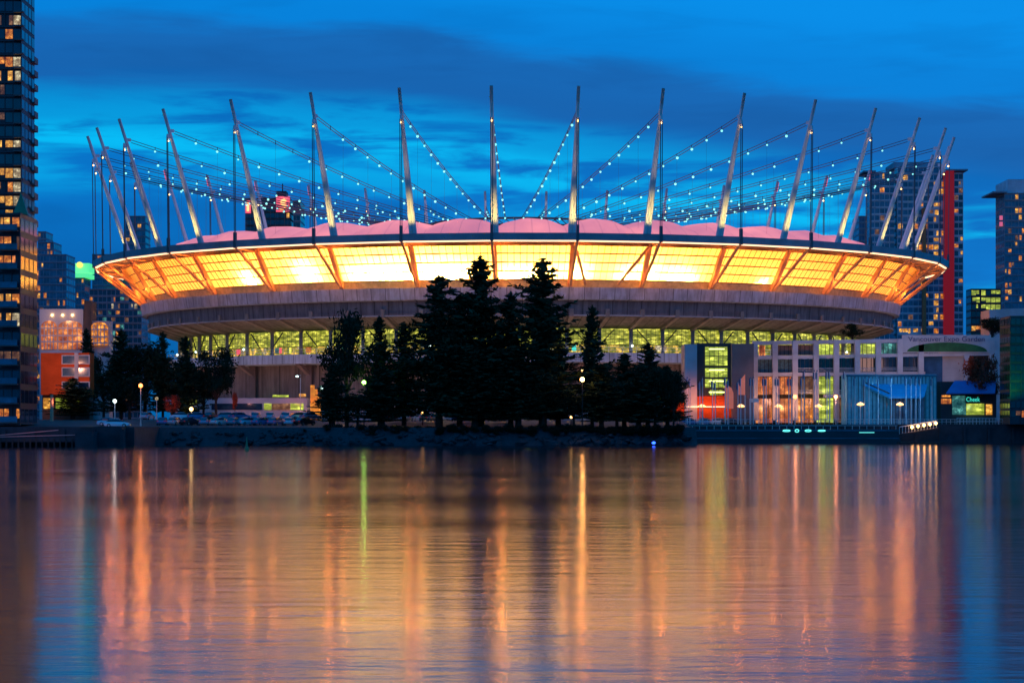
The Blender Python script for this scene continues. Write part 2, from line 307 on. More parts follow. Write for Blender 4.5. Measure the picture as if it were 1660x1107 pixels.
# glowing translucent wall, one part per bay
def wall_mat():
    m = bpy.data.materials.new('translucent_panels'); m.use_nodes = True; t = m.node_tree; t.nodes.clear()
    uv = nd(t, 'ShaderNodeUVMap'); sp = nd(t, 'ShaderNodeSeparateXYZ'); t.links.new(uv.outputs[0], sp.inputs[0])
    def line(s, cnt, wd):
        f = mth(t, 'FRACT', mth(t, 'MULTIPLY', s, cnt)); return mth(t, 'MULTIPLY', mth(t, 'GREATER_THAN', f, wd), 1.0)
    lv = line(sp.outputs[0], 12.0, .07); lh = line(sp.outputs[1], 4.0, .07); lh2 = line(sp.outputs[1], 8.0, .05)
    ks = mth(t, 'MULTIPLY', mth(t, 'ADD', .6, mth(t, 'MULTIPLY', lv, .4)), mth(t, 'ADD', .45, mth(t, 'MULTIPLY', lh, .55)))
    ks = mth(t, 'MULTIPLY', ks, mth(t, 'ADD', .9, mth(t, 'MULTIPLY', lh2, .1)))
    c = nd(t, 'ShaderNodeTexCoord'); n = nd(t, 'ShaderNodeTexNoise', i_Scale=.09, i_Detail=5.0); t.links.new(c.outputs['Object'], n.inputs['Vector'])
    col = ramp(t, [(.3, (1, .24, .020)), (.7, (1, .305, .034))], n.outputs[0])
    em = nd(t, 'ShaderNodeEmission'); t.links.new(col.outputs[0], em.inputs[0])
    t.links.new(mth(t, 'MULTIPLY', ks, 1.75), em.inputs[1])
    tr = nd(t, 'ShaderNodeBsdfTranslucent'); df = nd(t, 'ShaderNodeBsdfDiffuse')
    mc = nd(t, 'ShaderNodeMix', data_type='RGBA'); t.links.new(ks, mc.inputs[0]); mc.inputs[6].default_value = (.1, .07, .04, 1); mc.inputs[7].default_value = (.8, .66, .34, 1)
    t.links.new(mc.outputs[2], tr.inputs[0]); t.links.new(mc.outputs[2], df.inputs[0])
    m1 = nd(t, 'ShaderNodeMixShader'); m1.inputs[0].default_value = .25; t.links.new(tr.outputs[0], m1.inputs[1]); t.links.new(df.outputs[0], m1.inputs[2])
    a = nd(t, 'ShaderNodeAddShader'); t.links.new(em.outputs[0], a.inputs[0]); t.links.new(m1.outputs[0], a.inputs[1])
    o = nd(t, 'ShaderNodeOutputMaterial'); t.links.new(a.outputs[0], o.inputs[0]); return m
M['wall'] = wall_mat(); M['concb'] = mat('bracket_concrete', (.34, .26, .22), .8, scale=.3)
def cushion_mat():
    m = bpy.data.materials.new('roof_membrane'); m.use_nodes = True; t = m.node_tree; t.nodes.clear()
    c = nd(t, 'ShaderNodeTexCoord'); n = nd(t, 'ShaderNodeTexNoise', i_Scale=.06, i_Detail=4.0); t.links.new(c.outputs['Object'], n.inputs['Vector'])
    uv = nd(t, 'ShaderNodeUVMap'); sp = nd(t, 'ShaderNodeSeparateXYZ'); t.links.new(uv.outputs[0], sp.inputs[0])
    f = mth(t, 'FRACT', mth(t, 'ADD', mth(t, 'MULTIPLY', sp.outputs[0], 4.0), .03)); seam = mth(t, 'ADD', .72, mth(t, 'MULTIPLY', mth(t, 'GREATER_THAN', f, .06), .28))
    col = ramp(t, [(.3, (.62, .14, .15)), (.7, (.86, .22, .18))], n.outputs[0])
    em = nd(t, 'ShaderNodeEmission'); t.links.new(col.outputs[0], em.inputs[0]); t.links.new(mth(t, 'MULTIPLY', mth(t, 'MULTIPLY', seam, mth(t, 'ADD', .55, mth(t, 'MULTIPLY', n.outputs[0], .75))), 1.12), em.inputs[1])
    tr = nd(t, 'ShaderNodeBsdfTranslucent', i_Color=(.7, .12, .08, 1)); df = nd(t, 'ShaderNodeBsdfDiffuse', i_Color=(.45, .38, .38, 1))
    m1 = nd(t, 'ShaderNodeMixShader'); m1.inputs[0].default_value = .995; t.links.new(tr.outputs[0], m1.inputs[1]); t.links.new(df.outputs[0], m1.inputs[2])
    a = nd(t, 'ShaderNodeAddShader'); t.links.new(em.outputs[0], a.inputs[0]); t.links.new(m1.outputs[0], a.inputs[1])
    o = nd(t, 'ShaderNodeOutputMaterial'); t.links.new(a.outputs[0], o.inputs[0]); return m
M['cushion'] = cushion_mat()
W0, W1 = (97.0, 35.8), (103.0, 43.1)
for i in range(36):
    a0 = ANG[i]; a1 = ANG[(i+1) % 36]+(360 if i == 35 else 0)
    g = MB(); n = 6
    for j in range(n):
        b0 = a0+(a1-a0)*j/n; b1 = a0+(a1-a0)*(j+1)/n
        g.face([pol(W0[0], b0, W0[1]), pol(W0[0], b1, W0[1]), pol(W1[0], b1, W1[1]), pol(W1[0], b0, W1[1])],
               [(j/n, 0), ((j+1)/n, 0), ((j+1)/n, 1), (j/n, 1)])
    g.build('glowing_wall_panel', M['wall'], stad)
    # bronze glazing rails and bars in front of the panels, welded into one grille
    g = MB(); nb = 12
    def wp(b, f, o): return pol(W0[0]+(W1[0]-W0[0])*f+o, b, W0[1]+(W1[1]-W0[1])*f)
    for f in (.0, .25, .5, .75, 1.0):
        for j in range(n):
            b0 = a0+(a1-a0)*j/n; b1 = a0+(a1-a0)*(j+1)/n; g.beam(wp(b0, f, .12), wp(b1, f, .12), .1, .25)
    for j in range(1, nb): b0 = a0+(a1-a0)*j/nb; g.beam(wp(b0, 0, .1), wp(b0, 1, .1), .10, .06, up=(0, 1, 0))
    g.build('wall_grille', mat('rail_bronze', (.30, .14, .05), .6, var=0) if i == 0 else bpy.data.materials['rail_bronze'], stad)
    # inflated roof cushion between two masts
    g = MB(); nu, nv = 16, 18; pts = []
    for u in range(nu+1):
        for v in range(nv+1):
            fu = u/nu; fv = v/nv; a = a0+(a1-a0)*fu; r = 96.5-56*fv
            arch = math.sin(math.pi*fu)**.8 if 0 < fu < 1 else 0
            prof = 44.4+3.9*math.sin(min(1, fv*5.5)*math.pi/2)+.9*math.sin(math.pi*min(1, fv*1.2))
            arch2 = abs(math.cos(math.pi*fu))**.8
            hump = 1.75*arch*math.sin(math.pi*min(1, .12+fv/.5)) if fv < .44 else 0
            hump += 1.25*arch2*math.sin(math.pi*(fv-.3)/.7) if fv > .3 else 0
            pts.append(pol(r, a, prof-.3+hump+.12*math.sin(6*math.pi*fu)*math.sin(5*math.pi*fv)))
    for u in range(nu):
        for v in range(nv):
            p = lambda u, v: pts[u*(nv+1)+v]
            g.face([p(u, v), p(u+1, v), p(u+1, v+1), p(u, v+1)], [(u/nu, v/nv), ((u+1)/nu, v/nv), ((u+1)/nu, (v+1)/nv), (u/nu, (v+1)/nv)])
    o = g.build('roof_cushion', M['cushion'], stad, True)
ring('ring_beam', [(RO-7.6, 43.75), (RO, 43.5), (RO+.15, 45.05), (RO-9.5, 45.1)], M['rim'], rings=ANG, closed=True)
ring('light_strip', [(RO-.5, 43.2), (RO-.5, 43.5), (RO-.9, 43.5), (RO-.9, 43.2)], M['g_strip'], rings=ANG, closed=True)
ring('head_beam', [(103.1, 42.9), (103.5, 42.9), (103.6, 43.72), (103.2, 43.72)], M['steelo'], rings=ANG, closed=True)
ring('roof_gutter', [(101.4, 44.85), (95.8, 44.5)], M['rim'])
# inner tension ring high over the roof opening
RI, ZI = 24.0, 56.0
g = MB()
for i in range(72):
    for z in (ZI, ZI-1.6): g.beam(pol(RI, 5*i, z), pol(RI, 5*i+5, z), .5, .5)
    g.beam(pol(RI, 5*i, ZI), pol(RI, 5*i+5, ZI-1.6), .2, .2)
g.build('tension_ring', M['cable'], stad)
MT = (112.0, 76.4); MF = (101.0, 45.0)
def mastp(t): return MF[0]+(MT[0]-MF[0])*t, MF[1]+(MT[1]-MF[1])*t
lamp_mesh = MB().ball((0,0,0), .26, 8, 6).build('cable_lamp', M['g_cable']).data
bpy.data.objects.remove(bpy.data.objects['cable_lamp'])
stuff = MB(); nl = 0
order = sorted(range(36), key=lambda i: -math.cos(R(ANG[i])))
for i in order:
    a = ANG[i]; ca, sa = math.cos(R(a)), math.sin(R(a)); tan = Vector((ca, sa, 0))
    g = MB()
    for s in (-1, 1):
        pts = []; rad = []
        for t in (0, .25, .5, .78, .9, 1):
            r, z = mastp(t); off = .44*max(0, 1-t/.8); pts.append(Vector(pol(r, a, z))+tan*s*off); rad.append(.50-.14*t)
        g.tube(pts, rad, 8)
    p0 = Vector(pol(*[MF[0], a, MF[1]])); r6, z6 = mastp(.62); p1 = Vector(pol(r6, a, z6))
    g.hexa([p0-tan*.4+Vector((0,0,0)), p0+tan*.4, p0+tan*.4+Vector(pol(.15, a, 0))-Vector(pol(0, a, 0)), p0-tan*.4+Vector(pol(.15, a, 0))-Vector(pol(0, a, 0)),
            p1-tan*.2, p1+tan*.2, p1+tan*.2+Vector(pol(.15, a, 0))-Vector(pol(0, a, 0)), p1-tan*.2+Vector(pol(.15, a, 0))-Vector(pol(0, a, 0))])
    rc, zc = mastp(.80); r2, z2 = mastp(.845); pc = Vector(pol(rc, a, zc))
    g.beam(pol(rc, a, zc), pol(rc+1.1, a, zc+.1), .4, 1.0); g.beam(pol(r2-1.3, a, z2), pol(r2+.1, a, z2), .35, .7)
    mast = g.build('mast', M['steel'], stad, False)
    MB().ball(pol(rc+.75, a, zc-1.0), .22, 6, 4).build('mast_light', M['g_warm'], mast)
    if abs((a+180) % 360-180) > 110:
        rt, zt = mastp(.99); rm, zm = mastp(.9)
        MB().beam(pol(rm+.75, a, zm), pol(rt+.5, a, zt), .26, .22).build('pink_lit_tip', M['g_pink'], mast)  # glowing strip stands in for pink light on the far mast tip
    # twin vertical back-stays
    g = MB()
    for s in (-.2, .2):
        g.tube([Vector(pol(rc+1.0, a, zc-.3))+tan*s, Vector(pol(RO-.1, a, 46.6))+tan*s], .105, 6)
    g.beam(pol(RO-.1, a, 43.3), pol(RO-.1, a, 46.8), .62, .6, up=(sa, -ca, 0)); g.build('backstay', M['cable'], stad)
    # suspension cable with its lamps
    rs, zs = r2-1.4, z2
    def cp(t, dz=0):
        r = rs+(RI-rs)*t; q = pol(r, a, zs+(ZI-zs)*t-4.5*t*(1-t)+dz); return Vector((q[0]-2.4*t, q[1], q[2]))
    g = MB()
    for dz in (0, -.62): g.tube([cp(j/10, dz) for j in range(11)], .085, 5)
    for j in range(1, 13):
        t = j/13.5; g.beam(cp(t, .15), cp(t, -.85), .14, .14, up=(1, 0, 0))
    for j in range(2, 13, 2):
        t = j/13.5; p = cp(t, -.62); r = rs+(RI-rs)*t; g.tube([p, (p.x, p.y, 47.5)], .022, 3, False)
    cab = g.build('suspension_cable', M['cable'], stad)
    skip = {-3: 3, -2: 1, 3: 0}.get(i-7 if i < 15 else 99, 0)
    for j in range(13):
        t = (j+1+.0)/13.6
        if j < skip: continue
        p = cp(t, -.9)
        if nl < 100:
            o = bpy.data.objects.new('cable_lamp', lamp_mesh); COL.objects.link(o); o.parent = cab; o.location = p-Vector((SX, SY, 4.8)); o.scale = (rnd.uniform(.8, 1.2),)*3; nl += 1
        else: stuff.ball(p, .26*rnd.uniform(.75, 1.15), 8, 6)
    # wall column, raking strut, top tie
    MB().beam(pol(103.5, a, 43.7), pol(97.5, a, 34.3), 1.05, .9, up=(sa, -ca, 0)).build('wall_column', M['steelo'], stad)
    MB().tube([pol(RO-.2, a, 43.8), pol(98.3, a, 34.5)], .36, 8).build('raking_strut', M['steelo'], stad)
    MB().tube([pol(RO-.3, a, 43.3), pol(104, a, 42.9)], .2, 6).build('top_tie', M['steelo'], stad)
    if abs((a+180) % 360-180) < 100:
        spot(pol(RO-2.2, a, 45.7), pol(103.2, a, 51), (1, .74, .20), 3600, 60, .9)
        spot(pol(RO-1.0, a, 45.7), pol(108.5, a, 66), (1, .70, .55), 5200, 34, 1)  # added spot without a fixture, lightening the upper mast
        for s in (-1.6, 1.6): plight(Vector(pol(99.9, a, 36.9))+tan*s, (1, .30, .035), 300, .25)
        plight(pol(106.8, a+.8, 41.6), (1, .24, .03), 520, .3)
stuff.build('cable_lamp', M['g_cable'], stad)['kind'] = 'stuff'
for a, da in ((ANG[8], 1.95), (ANG[9], -3.3)):
    MB().tube([pol(105, a, 43.7), pol(98.3, a+da, 34.8)], .36, 8).build('cross_brace', M['steelo'], stad)
# floodlights inside the translucent wall (the hot spots) and under the roof
for px, py, e in ((410,437,2600),(500,430,5200),(585,437,3300),(612,438,4200),(640,438,5200),(668,438,5200),(696,438,5200),(724,438,5200),(752,438,4200),(830,441,2600),(858,441,2600),(886,441,2600),(935,436,4200),(1012,440,2200),(1048,435,3600),(1090,441,3000),(1112,445,1600),(1232,447,900)):
    t = (450-py)/60.0; r = 97+6*t-1.15
    sy = (px-CX-F*SX/515)/(F*r/515); a = math.degrees(math.asin(max(-1, min(1, sy*1.0))))
    a = min((abs(CX+F*(SX+r*math.sin(R(b/5)))/(SY-r*math.cos(R(b/5)))-px), b/5) for b in range(-450, 451))[1]
    plight(pol(r, a, 36.3+7.7*t), (1, .76, .20), e*4.5, .35)
for i in range(15):
    a = (ANG[i]+ANG[i+1])/2
    for s in (-3, 0, 3): plight(pol(96.0, a+s, 39.4), (1, .52, .10), 260*math.cos(R(a))**3, .8)  # fill lamps added behind the bays, weaker towards the ends
for px in (735, 905, 918): plight(pol(84, (px-845)/F*520/84*57.3, 47.3), (1, .55, .05), 1500, .5)
for i in range(13):
    a = -72+12*i; spot(pol(104, a, 5.6), pol(93, a, 24), (1, .58, .46), 3000, 120, .9, .6)
# concourse glazing, its columns and brackets
for i in range(72):
    a0 = ANG[(i//2)]; a1 = ANG[(i//2+1) % 36]+(360 if i//2 == 35 else 0); am = (a0+a1)/2
    b0, b1 = (a0, am) if i % 2 == 0 else (am, a1)
    vis = abs((b0+180) % 360-180) < 95
    g = MB(); g.hexa([pol(88, b0+.05, 25.0), pol(96.75, b0+.05, 27.7), pol(96.75, b0+.6, 27.7), pol(88, b0+.6, 25.0), pol(88, b0+.05, 26.6), pol(96.75, b0+.05, 29.5), pol(96.75, b0+.6, 29.5), pol(88, b0+.6, 26.6)])
    g.beam(pol(88.6, b0+.35, 17.7), pol(88.6, b0+.35, 26), .8, .8, up=(0, 1, 0)); g.build('bracket_column', M['concb'], stad)
    if vis:
        g = MB()
        for j in range(3):
            c0 = b0+(b1-b0)*j/3; c1 = b0+(b1-b0)*(j+1)/3
            g.face([pol(88.15, c0, 21.9), pol(88.15, c1, 21.9), pol(88.15, c1, 25.5), pol(88.15, c0, 25.5)])
        wn = g.build('concourse_window', M['w_conc'], stad)
        g = MB().hexa([pol(88.1, b0, 20.0), pol(88.1, b1, 20.0), pol(88.2, b1, 20.0), pol(88.2, b0, 20.0), pol(88.1, b0, 21.8), pol(88.1, b1, 21.8), pol(88.2, b1, 21.8), pol(88.2, b0, 21.8)]).build('shopfront', M['w_shop'], stad)
        g = MB()
        for j in range(1, 7):
            c = b0+(b1-b0)*j/7; g.beam(pol(88.3, c, 21.9), pol(88.3, c, 25.4), .07, .07, up=(0, 1, 0))
        for z in (21.9, 23.1, 24.2): g.beam(pol(88.35, b0, z), pol(88.35, b1, z), .08, .09)
        g.beam(pol(88.6, b0+(.5 if i % 2 else 3.4), 21.9), pol(88.6, b0+(2.6 if i % 2 else 1.3), 25.3), .22, .22); g.build('mullions', M['dark'], wn)
        MB().ball(pol(89.6, b0+.35, 21.6), .26, 6, 4).build('wall_lamp', M['w_pale'] if i % 3 else M['g_white'], stad)
g = MB()
for i in range(180):
    for z in (20.5, 21.1): g.beam(pol(93.3, 2*i, z), pol(93.3, 2*i+2, z), .09, .09)
    g.beam(pol(93.3, 2*i, 19.9), pol(93.3, 2*i, 21.1), .1, .1, up=(0, 1, 0))
g.build('railing', M['steel'], stad)
for px, wd, m in ((385,9,'g_redw'),(391,6,'w_pale'),(428,5,'w_pale'),(448,8,'w_teal'),(454,4,'g_redw'),(552,9,'g_teal'),(1072,20,'w_pale'),(930,7,'g_teal'),(470,3,'g_yel'),(500,10,'w_amber')):
    a = min((abs(CX+F*(SX+89*math.sin(R(b/5)))/(SY-89*math.cos(R(b/5)))-px), b/5) for b in range(-450, 451))[1]; da = wd/2*515/F/89*57.3
    MB().hexa([pol(88.6, a-da, 20.4), pol(88.6, a+da, 20.4), pol(88.9, a+da, 20.4), pol(88.9, a-da, 20.4), pol(88.6, a-da, 21.7), pol(88.6, a+da, 21.7), pol(88.9, a+da, 21.7), pol(88.9, a-da, 21.7)]).build('lit_sign', M[m], stad)
for i in range(36):
    a = ANG[i]
    MB().beam(pol(88.9, a+2, 8.6), pol(88.9, a+2, 17.6), 1.3, 1.0, up=(0, 1, 0)).beam(pol(88.5, a+2, 15.2), pol(93, a+2, 18), 1.1, .8).build('buttress', M['concd'], stad)
    if abs((a+180) % 360-180) < 80 and i % 2:
        MB().beam(pol(90.6, a+4, 9.4), pol(90.6, a+7, 9.4), .3, 1.0).build('strip_window', M['w_grn'], stad)
# ------------------------------------------------------------------ buildings
GR = 3.5
WCAP = 100
def put_windows(root, wins, frame=None):
    """wins = [(x0,x1,y,z0,z1,mat,lit)]; the hundred that show largest become parts, the rest one part"""
    wins.sort(key=lambda q: (not q[6], -(q[1]-q[0])*(q[4]-q[3])))
    rest = {}
    for i, (x0, x1, y, z0, z1, m, l) in enumerate(wins):
        if i < WCAP:
            MB().box(x0, x1, y-.08, y+.1, z0, z1).build('window', M[m], root)
        else: rest.setdefault(m, MB()).box(x0, x1, y-.08, y+.1, z0, z1)
    for m, g in rest.items():
        g.build('window', M[m], root)['kind'] = 'stuff'
def tower(name, label, cat, d, x0, x1, y0, pitch, cols, wall='tower', glass='glassb', p=.12, depth=14, lits=('w_amber','w_yel','w_dim'), ybase=690, group=None,
          litset=None, slab=True, margin=.12, seed=1, root=None, side=True, zb=None):
    """a block between photo columns x0..x1 with its top at row y0, standing at distance d"""
    rr = random.Random(seed)
    if (x0+x1)/2 < CX: x1 = CX-(CX-x1)*(d+depth)/d
    else: x0 = CX+(x0-CX)*(d+depth)/d
    X0, X1 = X(x0, d), X(x1, d); zt = Z(y0, d); zb = zb if zb is not None else 4.0; ph = pitch*d/F
    if root is None: root = empty(name, ((X0+X1)/2, d, zb), label, cat, group)
    MB().box(X0, X1, d, d+depth, zb, zt).build('wall', M[wall], root)
    nf = int((zt-zb)/ph); cw = (X1-X0)/cols; wins = []
    for f in range(nf):
        z1 = zt-.25*ph-f*ph; z0 = z1-.68*ph
        for c in range(cols):
            xa = X0+cw*(c+margin/2); xb = X0+cw*(c+1-margin/2)
            key = (f, c)
            part_ = 1
            if litset is not None and key in litset: m, l = litset[key], True
            elif rr.random() < p: m, l = rr.choice(lits), True
            else: m, l = glass, False
            if l and rr.random() < .45: q_ = rr.uniform(.35, .8); xa, xb = (xa, xa+(xb-xa)*q_) if rr.random() < .5 else (xb-(xb-xa)*q_, xb)
            wins.append((xa, xb, d, z0 if not l or rr.random() < .6 else z0+(z1-z0)*.3, z1, m, l))
    put_windows(root, wins)
    g = MB()
    if slab:
        for f in range(nf+1): g.box(X0-.15, X1+.15, d-.35, d+.0, zt-f*ph-.12*ph, zt-f*ph-.02*ph)
    for c in range(cols+1):
        if c % 2 == 0: g.box(X0+cw*c-.1, X0+cw*c+.1, d-.22, d, zb, zt)
    g.build('floor_edges', M[wall], root)
    if side:      # windows down the side facing the middle of the picture
        g = MB(); xs_ = X1 if (x0+x1)/2 < CX else X0; sg = 1 if xs_ == X1 else -1
        for f in range(nf):
            z1 = zt-.25*ph-f*ph
            for c in range(4): g.box(min(xs_, xs_+sg*.08), max(xs_, xs_+sg*.08), d+depth*(c+.1)/4, d+depth*(c+.9)/4, z1-.68*ph, z1)
        g.build('side_glazing', M[glass], root)
    return root, (X0, X1, zt, ph, nf)
# left foreground block (lower) and the tall tower behind it
la = {}
for f, cs in {0:('w_yel','w_amber'), 1:('w_amber','w_dim'), 2:('w_amber','w_org'), 4:('w_yel','w_amber'), 5:('w_yel','w_pale'), 7:('w_dim',None), 10:('w_amber',None)}.items():
    for c in range(4): la[(f, c+3)] = cs[0] if c < 3 or not cs[1] else cs[1]
rt, (x0_, x1_, zt_, ph_, nf_) = tower('apartment_block', 'dark glass apartment block with balconies and amber rooms at the left water edge', 'apartment block', 404, -60, 60, 345, 31, 7, 'dark', 'glass', .12, 14.5, litset={k: v for k, v in la.items()}, seed=3)
for f in range(nf_):
    z = zt_-f*ph_
    b = MB().box(X(2, 404), X(31, 404), 402.4, 403.6, z-ph_, z-ph_+.22).build('balcony', M['balc'], rt)
    MB().box(X(2, 404), X(31, 404), 402.35, 402.42, z-ph_+.22, z-ph_+1.15).box(X(2, 404), X(31, 404), 402.3, 402.45, z-ph_+1.15, z-ph_+1.22).build('balustrade', M['glassb'], b)
    MB().box(X(33, 404), X(34.5, 404), 403.2, 403.7, z-ph_, z).build('pier', M['dark'], rt)
MB().lathe((X(30, 406), 408, zt_), [(1.5, 0), (1.0, 1.3), (.5, 2.6), (.05, 3.9)], 6).build('roof_spire', M['green'], rt)
lb = {}
for f, cs in {1:'w_dim', 4:'w_amber', 5:'w_yel', 10:'w_yel', 12:'w_yel', 13:'w_amber', 14:'w_yel'}.items():
    for c in range(4, 8): lb[(f+1, c)] = cs if c < 7 else 'w_pale'
rt, (x0_, x1_, zt_, ph_, nf_) = tower('apartment_tower', 'tall dark residential tower with rust edged balconies cut by the left picture edge', 'tower', 500, -70, 56, -25, 22.5, 8, 'dark', 'glass', .16, 14, litset=lb, seed=5)
for f in range(5, nf_):
    z = zt_-f*ph_
    b = MB().box(x1_, x1_+.9, 510, 513.6, z-.35, z).build('balcony', M['balc'], rt)
    MB().box(x1_+.78, x1_+.9, 510, 513.6, z, z+1.0).build('balustrade', M['balc'], b)
for f in range(nf_):
    z = zt_-f*ph_
    b = MB().box(X(24, 500), X(40, 500), 498.4, 499.6, z-.3, z).build('balcony', M['balc'], rt)
# small orange building, its lit ground floor, arched parkade behind
d = 440
rt = empty('orange_building', (X(109, d), d, GR), 'orange rendered block with pale gridded windows above a dark glazed ground floor', 'building')
MB().box(X(66, d), X(145, d), d, d+5, Z(640, d), Z(572, d)).build('wall', M['orange'], rt)
MB().box(X(66, d), X(143, d), d+1.5, d+5, GR, Z(640, d)).build('ground_floor', M['brown'], rt)
for r_ in range(3):
    for c in range(2):
        xa = X(102+26*c, d); xb = X(121+26*c-(3 if c else 0), d); zt = Z(577+20*r_, d); zb_ = Z(589+20*r_ if r_ < 2 else 628, d)
        if r_ == 2 : zt = Z(620, d)
        f = MB().box(xa-.2, xb+.2, d-.25, d, zb_-.2, zt+.2).build('window', M['conc'], rt)
        MB().box(xa, xb, d-.32, d-.2, zb_, zt).build('pane', M['glassb'] if r_ < 2 else M['glass'], f)
MB().box(X(121, d), X(127, d), d-.28, d-.02, Z(628, d), Z(572, d)).build('pale_mullion', M['conc'], rt)
for xa, xb, m in ((68,80,'w_yel'),(88,111,'w_grn'),(119,127,'w_grn')):
    MB().box(X(xa, d), X(xb, d), d+1.3, d+1.6, Z(662, d), Z(645, d)).build('window', M[m], rt)
o = MB().lathe((X(84, 428), 428, 3.3), [(.32, 0), (.3, 4), (.26, 6.1)], 10).build('post', M['steelo']); tag(o, 'tall tapering pinkish post in front of the orange building', 'post')
wash((X(84, 424), 427.2, 8), (1, .35, .2), 300, 2, 0); wash((X(84, 424), 428, 15), (1, .42, .25), 2800)  # warm spots added to bring out the post and the orange wall
d = 482
rt = empty('arched_hall', (X(120, d), d, 4.8), 'beige hall with big arched amber windows behind the orange building', 'building')
MB().box(X(64, d), X(135, d), d, d+5, 4.8, Z(501, d)).build('wall', M['conc'], rt)
MB().box(X(135, d), X(176, d), d+1, d+5, 4.8, Z(520, d)).build('wing', M['conc'], rt)
MB().box(X(137, d), X(148, d), d-.5, d+6, 4.8, Z(488, d)).build('chimney_shaft', M['brown'], rt)
def arch(x0, x1, y0, y1, m):
    xm = (x0+x1)/2; poly = [(X(x0, d), Z(y1, d)), (X(x1, d), Z(y1, d))]+[(X(xm+(x1-x0)/2*math.cos(math.pi*t/10), d), Z(y0+9-9*math.sin(math.pi*t/10), d)) for t in range(11)]
    f = MB().prism(poly, d-.2, d+.1).build('arched_window', M[m], rt)
    g = MB()
    for k_ in range(1, 5): g.box(X(x0+(x1-x0)*k_/5, d)-.08, X(x0+(x1-x0)*k_/5, d)+.08, d-.3, d-.2, Z(y1, d), Z(y0+4, d))
    for y_ in (y0+12, y0+24, y0+34): g.box(X(x0, d), X(x1, d), d-.32, d-.2, Z(y_, d)-.12, Z(y_, d)+.12)
    g.build('window_bars', M['concw'], f)
arch(67, 92, 520, 566, 'w_org'); arch(95, 133, 520, 566, 'w_org'); arch(147, 175, 522, 560, 'w_amber')
for px in (85, 102, 118): MB().ball((X(px, d), d-.3, Z(511, d)), .28).build('wall_lamp', M['g_warm'], rt)
wash((X(100, d), d-9, Z(515, d)), (1, .45, .25), 1500)
# towers far behind on the left
rt, _ = tower('residential_tower', 'stepped blue apartment tower left of the green lit penthouse', 'tower', 760, 60, 122, 412, 12, 9, 'tower', 'glassb', .14, 16, seed=11)
tower('', '', '', 761.5, 62, 100, 392, 12, 5, 'tower', 'glassb', .2, 14, root=rt, seed=12); tower('', '', '', 763, 62, 86, 375, 12, 3, 'tower', 'glassb', .3, 12, root=rt, seed=13)
rt, _ = tower('office_tower', 'slim blue tower topped by a green floodlit penthouse with yellow roundel', 'tower', 820, 112, 147, 450, 11, 5, 'tower', 'glassb', .22, 12, seed=14)
d = 819
MB().box(X(113, d), X(143, d), d, d+12, Z(450, d), Z(443, d)).box(X(118, d), X(143, d), d+2, d+12, Z(441, d), Z(426, d)).build('penthouse', M['g_gr'], rt)  # green floodlighting is put into the penthouse as its own glow
MB().prism([(X(128+5*math.cos(t*.5236), d), Z(429+5*math.sin(t*.5236), d)) for t in range(12)], d+1, d+1.8).build('roundel', M['g_yel'], rt)
tower('residential_tower', 'wide grey blue tower right behind the left end of the stadium rim', 'tower', 860, 150, 232, 412, 12.5, 9, 'tower', 'glassb', .22, 14, seed=15, lits=('w_amber','w_pale','w_dim','w_teal'))
tower('residential_tower', 'dark narrow tower rising behind the leftmost leaning masts', 'tower', 960, 204, 244, 350, 11, 5, 'tower', 'glassb', .04, 14, seed=16)
tower('residential_tower', 'low blue grey block between the arched hall and the stadium', 'building', 700, 145, 240, 468, 11, 12, 'tower', 'glass', .2, 12, seed=17, lits=('w_amber','w_pale','w_dim','w_teal'))
# bank tower with red signs
d = 900
rt, _ = tower('bank_tower', 'dark office tower with glowing red rooftop signs seen through the stadium cables', 'tower', d, 398, 476, 321, 11, 9, 'dark', 'glass', .08, 16, seed=18)
tower('', '', '', d+1, 476, 494, 325, 11, 2, 'tower', 'glass', .1, 20, root=rt, seed=19)
MB().box(X(447, d), X(463, d), d+2, d+10, Z(322, d), Z(309, d)).build('roof_plant', M['dark'], rt)
MB().beam((X(456, d), d+5, Z(309, d)), (X(456, d), d+5, Z(296, d)), .4, .4, up=(0,1,0)).build('antenna', M['dark'], rt)
s_ = MB().box(X(448, d), X(470, d), d-.9, d-.3, Z(344, d), Z(319, d)).build('sign', M['g_redw'], rt)
# emblem on the sign: globe with a curling ribbon through it
def disc(g, cx, cy, r, y0, y1, n=16): g.prism([(X(cx+r*math.cos(2*math.pi*t/n), d), Z(cy+r*math.sin(2*math.pi*t/n), d)) for t in range(n)], y0, y1)
g = MB(); disc(g, 459.3, 330, 3.6, d-1.3, d-.9)
g.tube([(X(x, d), d-1.4, Z(y, d)) for x, y in ((464.5,325.5),(462,325.8),(459,325),(455.8,327.5),(455.8,330),(459,331.5),(463,333.5),(463.5,336.5),(461,339),(457,339),(454,338.5))], .42, 6)
disc(g, 461, 323, .9, d-1.3, d-.9); g.build('emblem', M['g_logo'], s_)
s_ = MB().box(X(398, d), X(407, d), d-.9, d-.3, Z(346, d), Z(326, d)).build('sign', M['g_redw'], rt)
MB().box(X(400.5, d), X(404, d), d-1.3, d-.9, Z(343, d), Z(329, d)).build('emblem', M['g_logo'], s_)
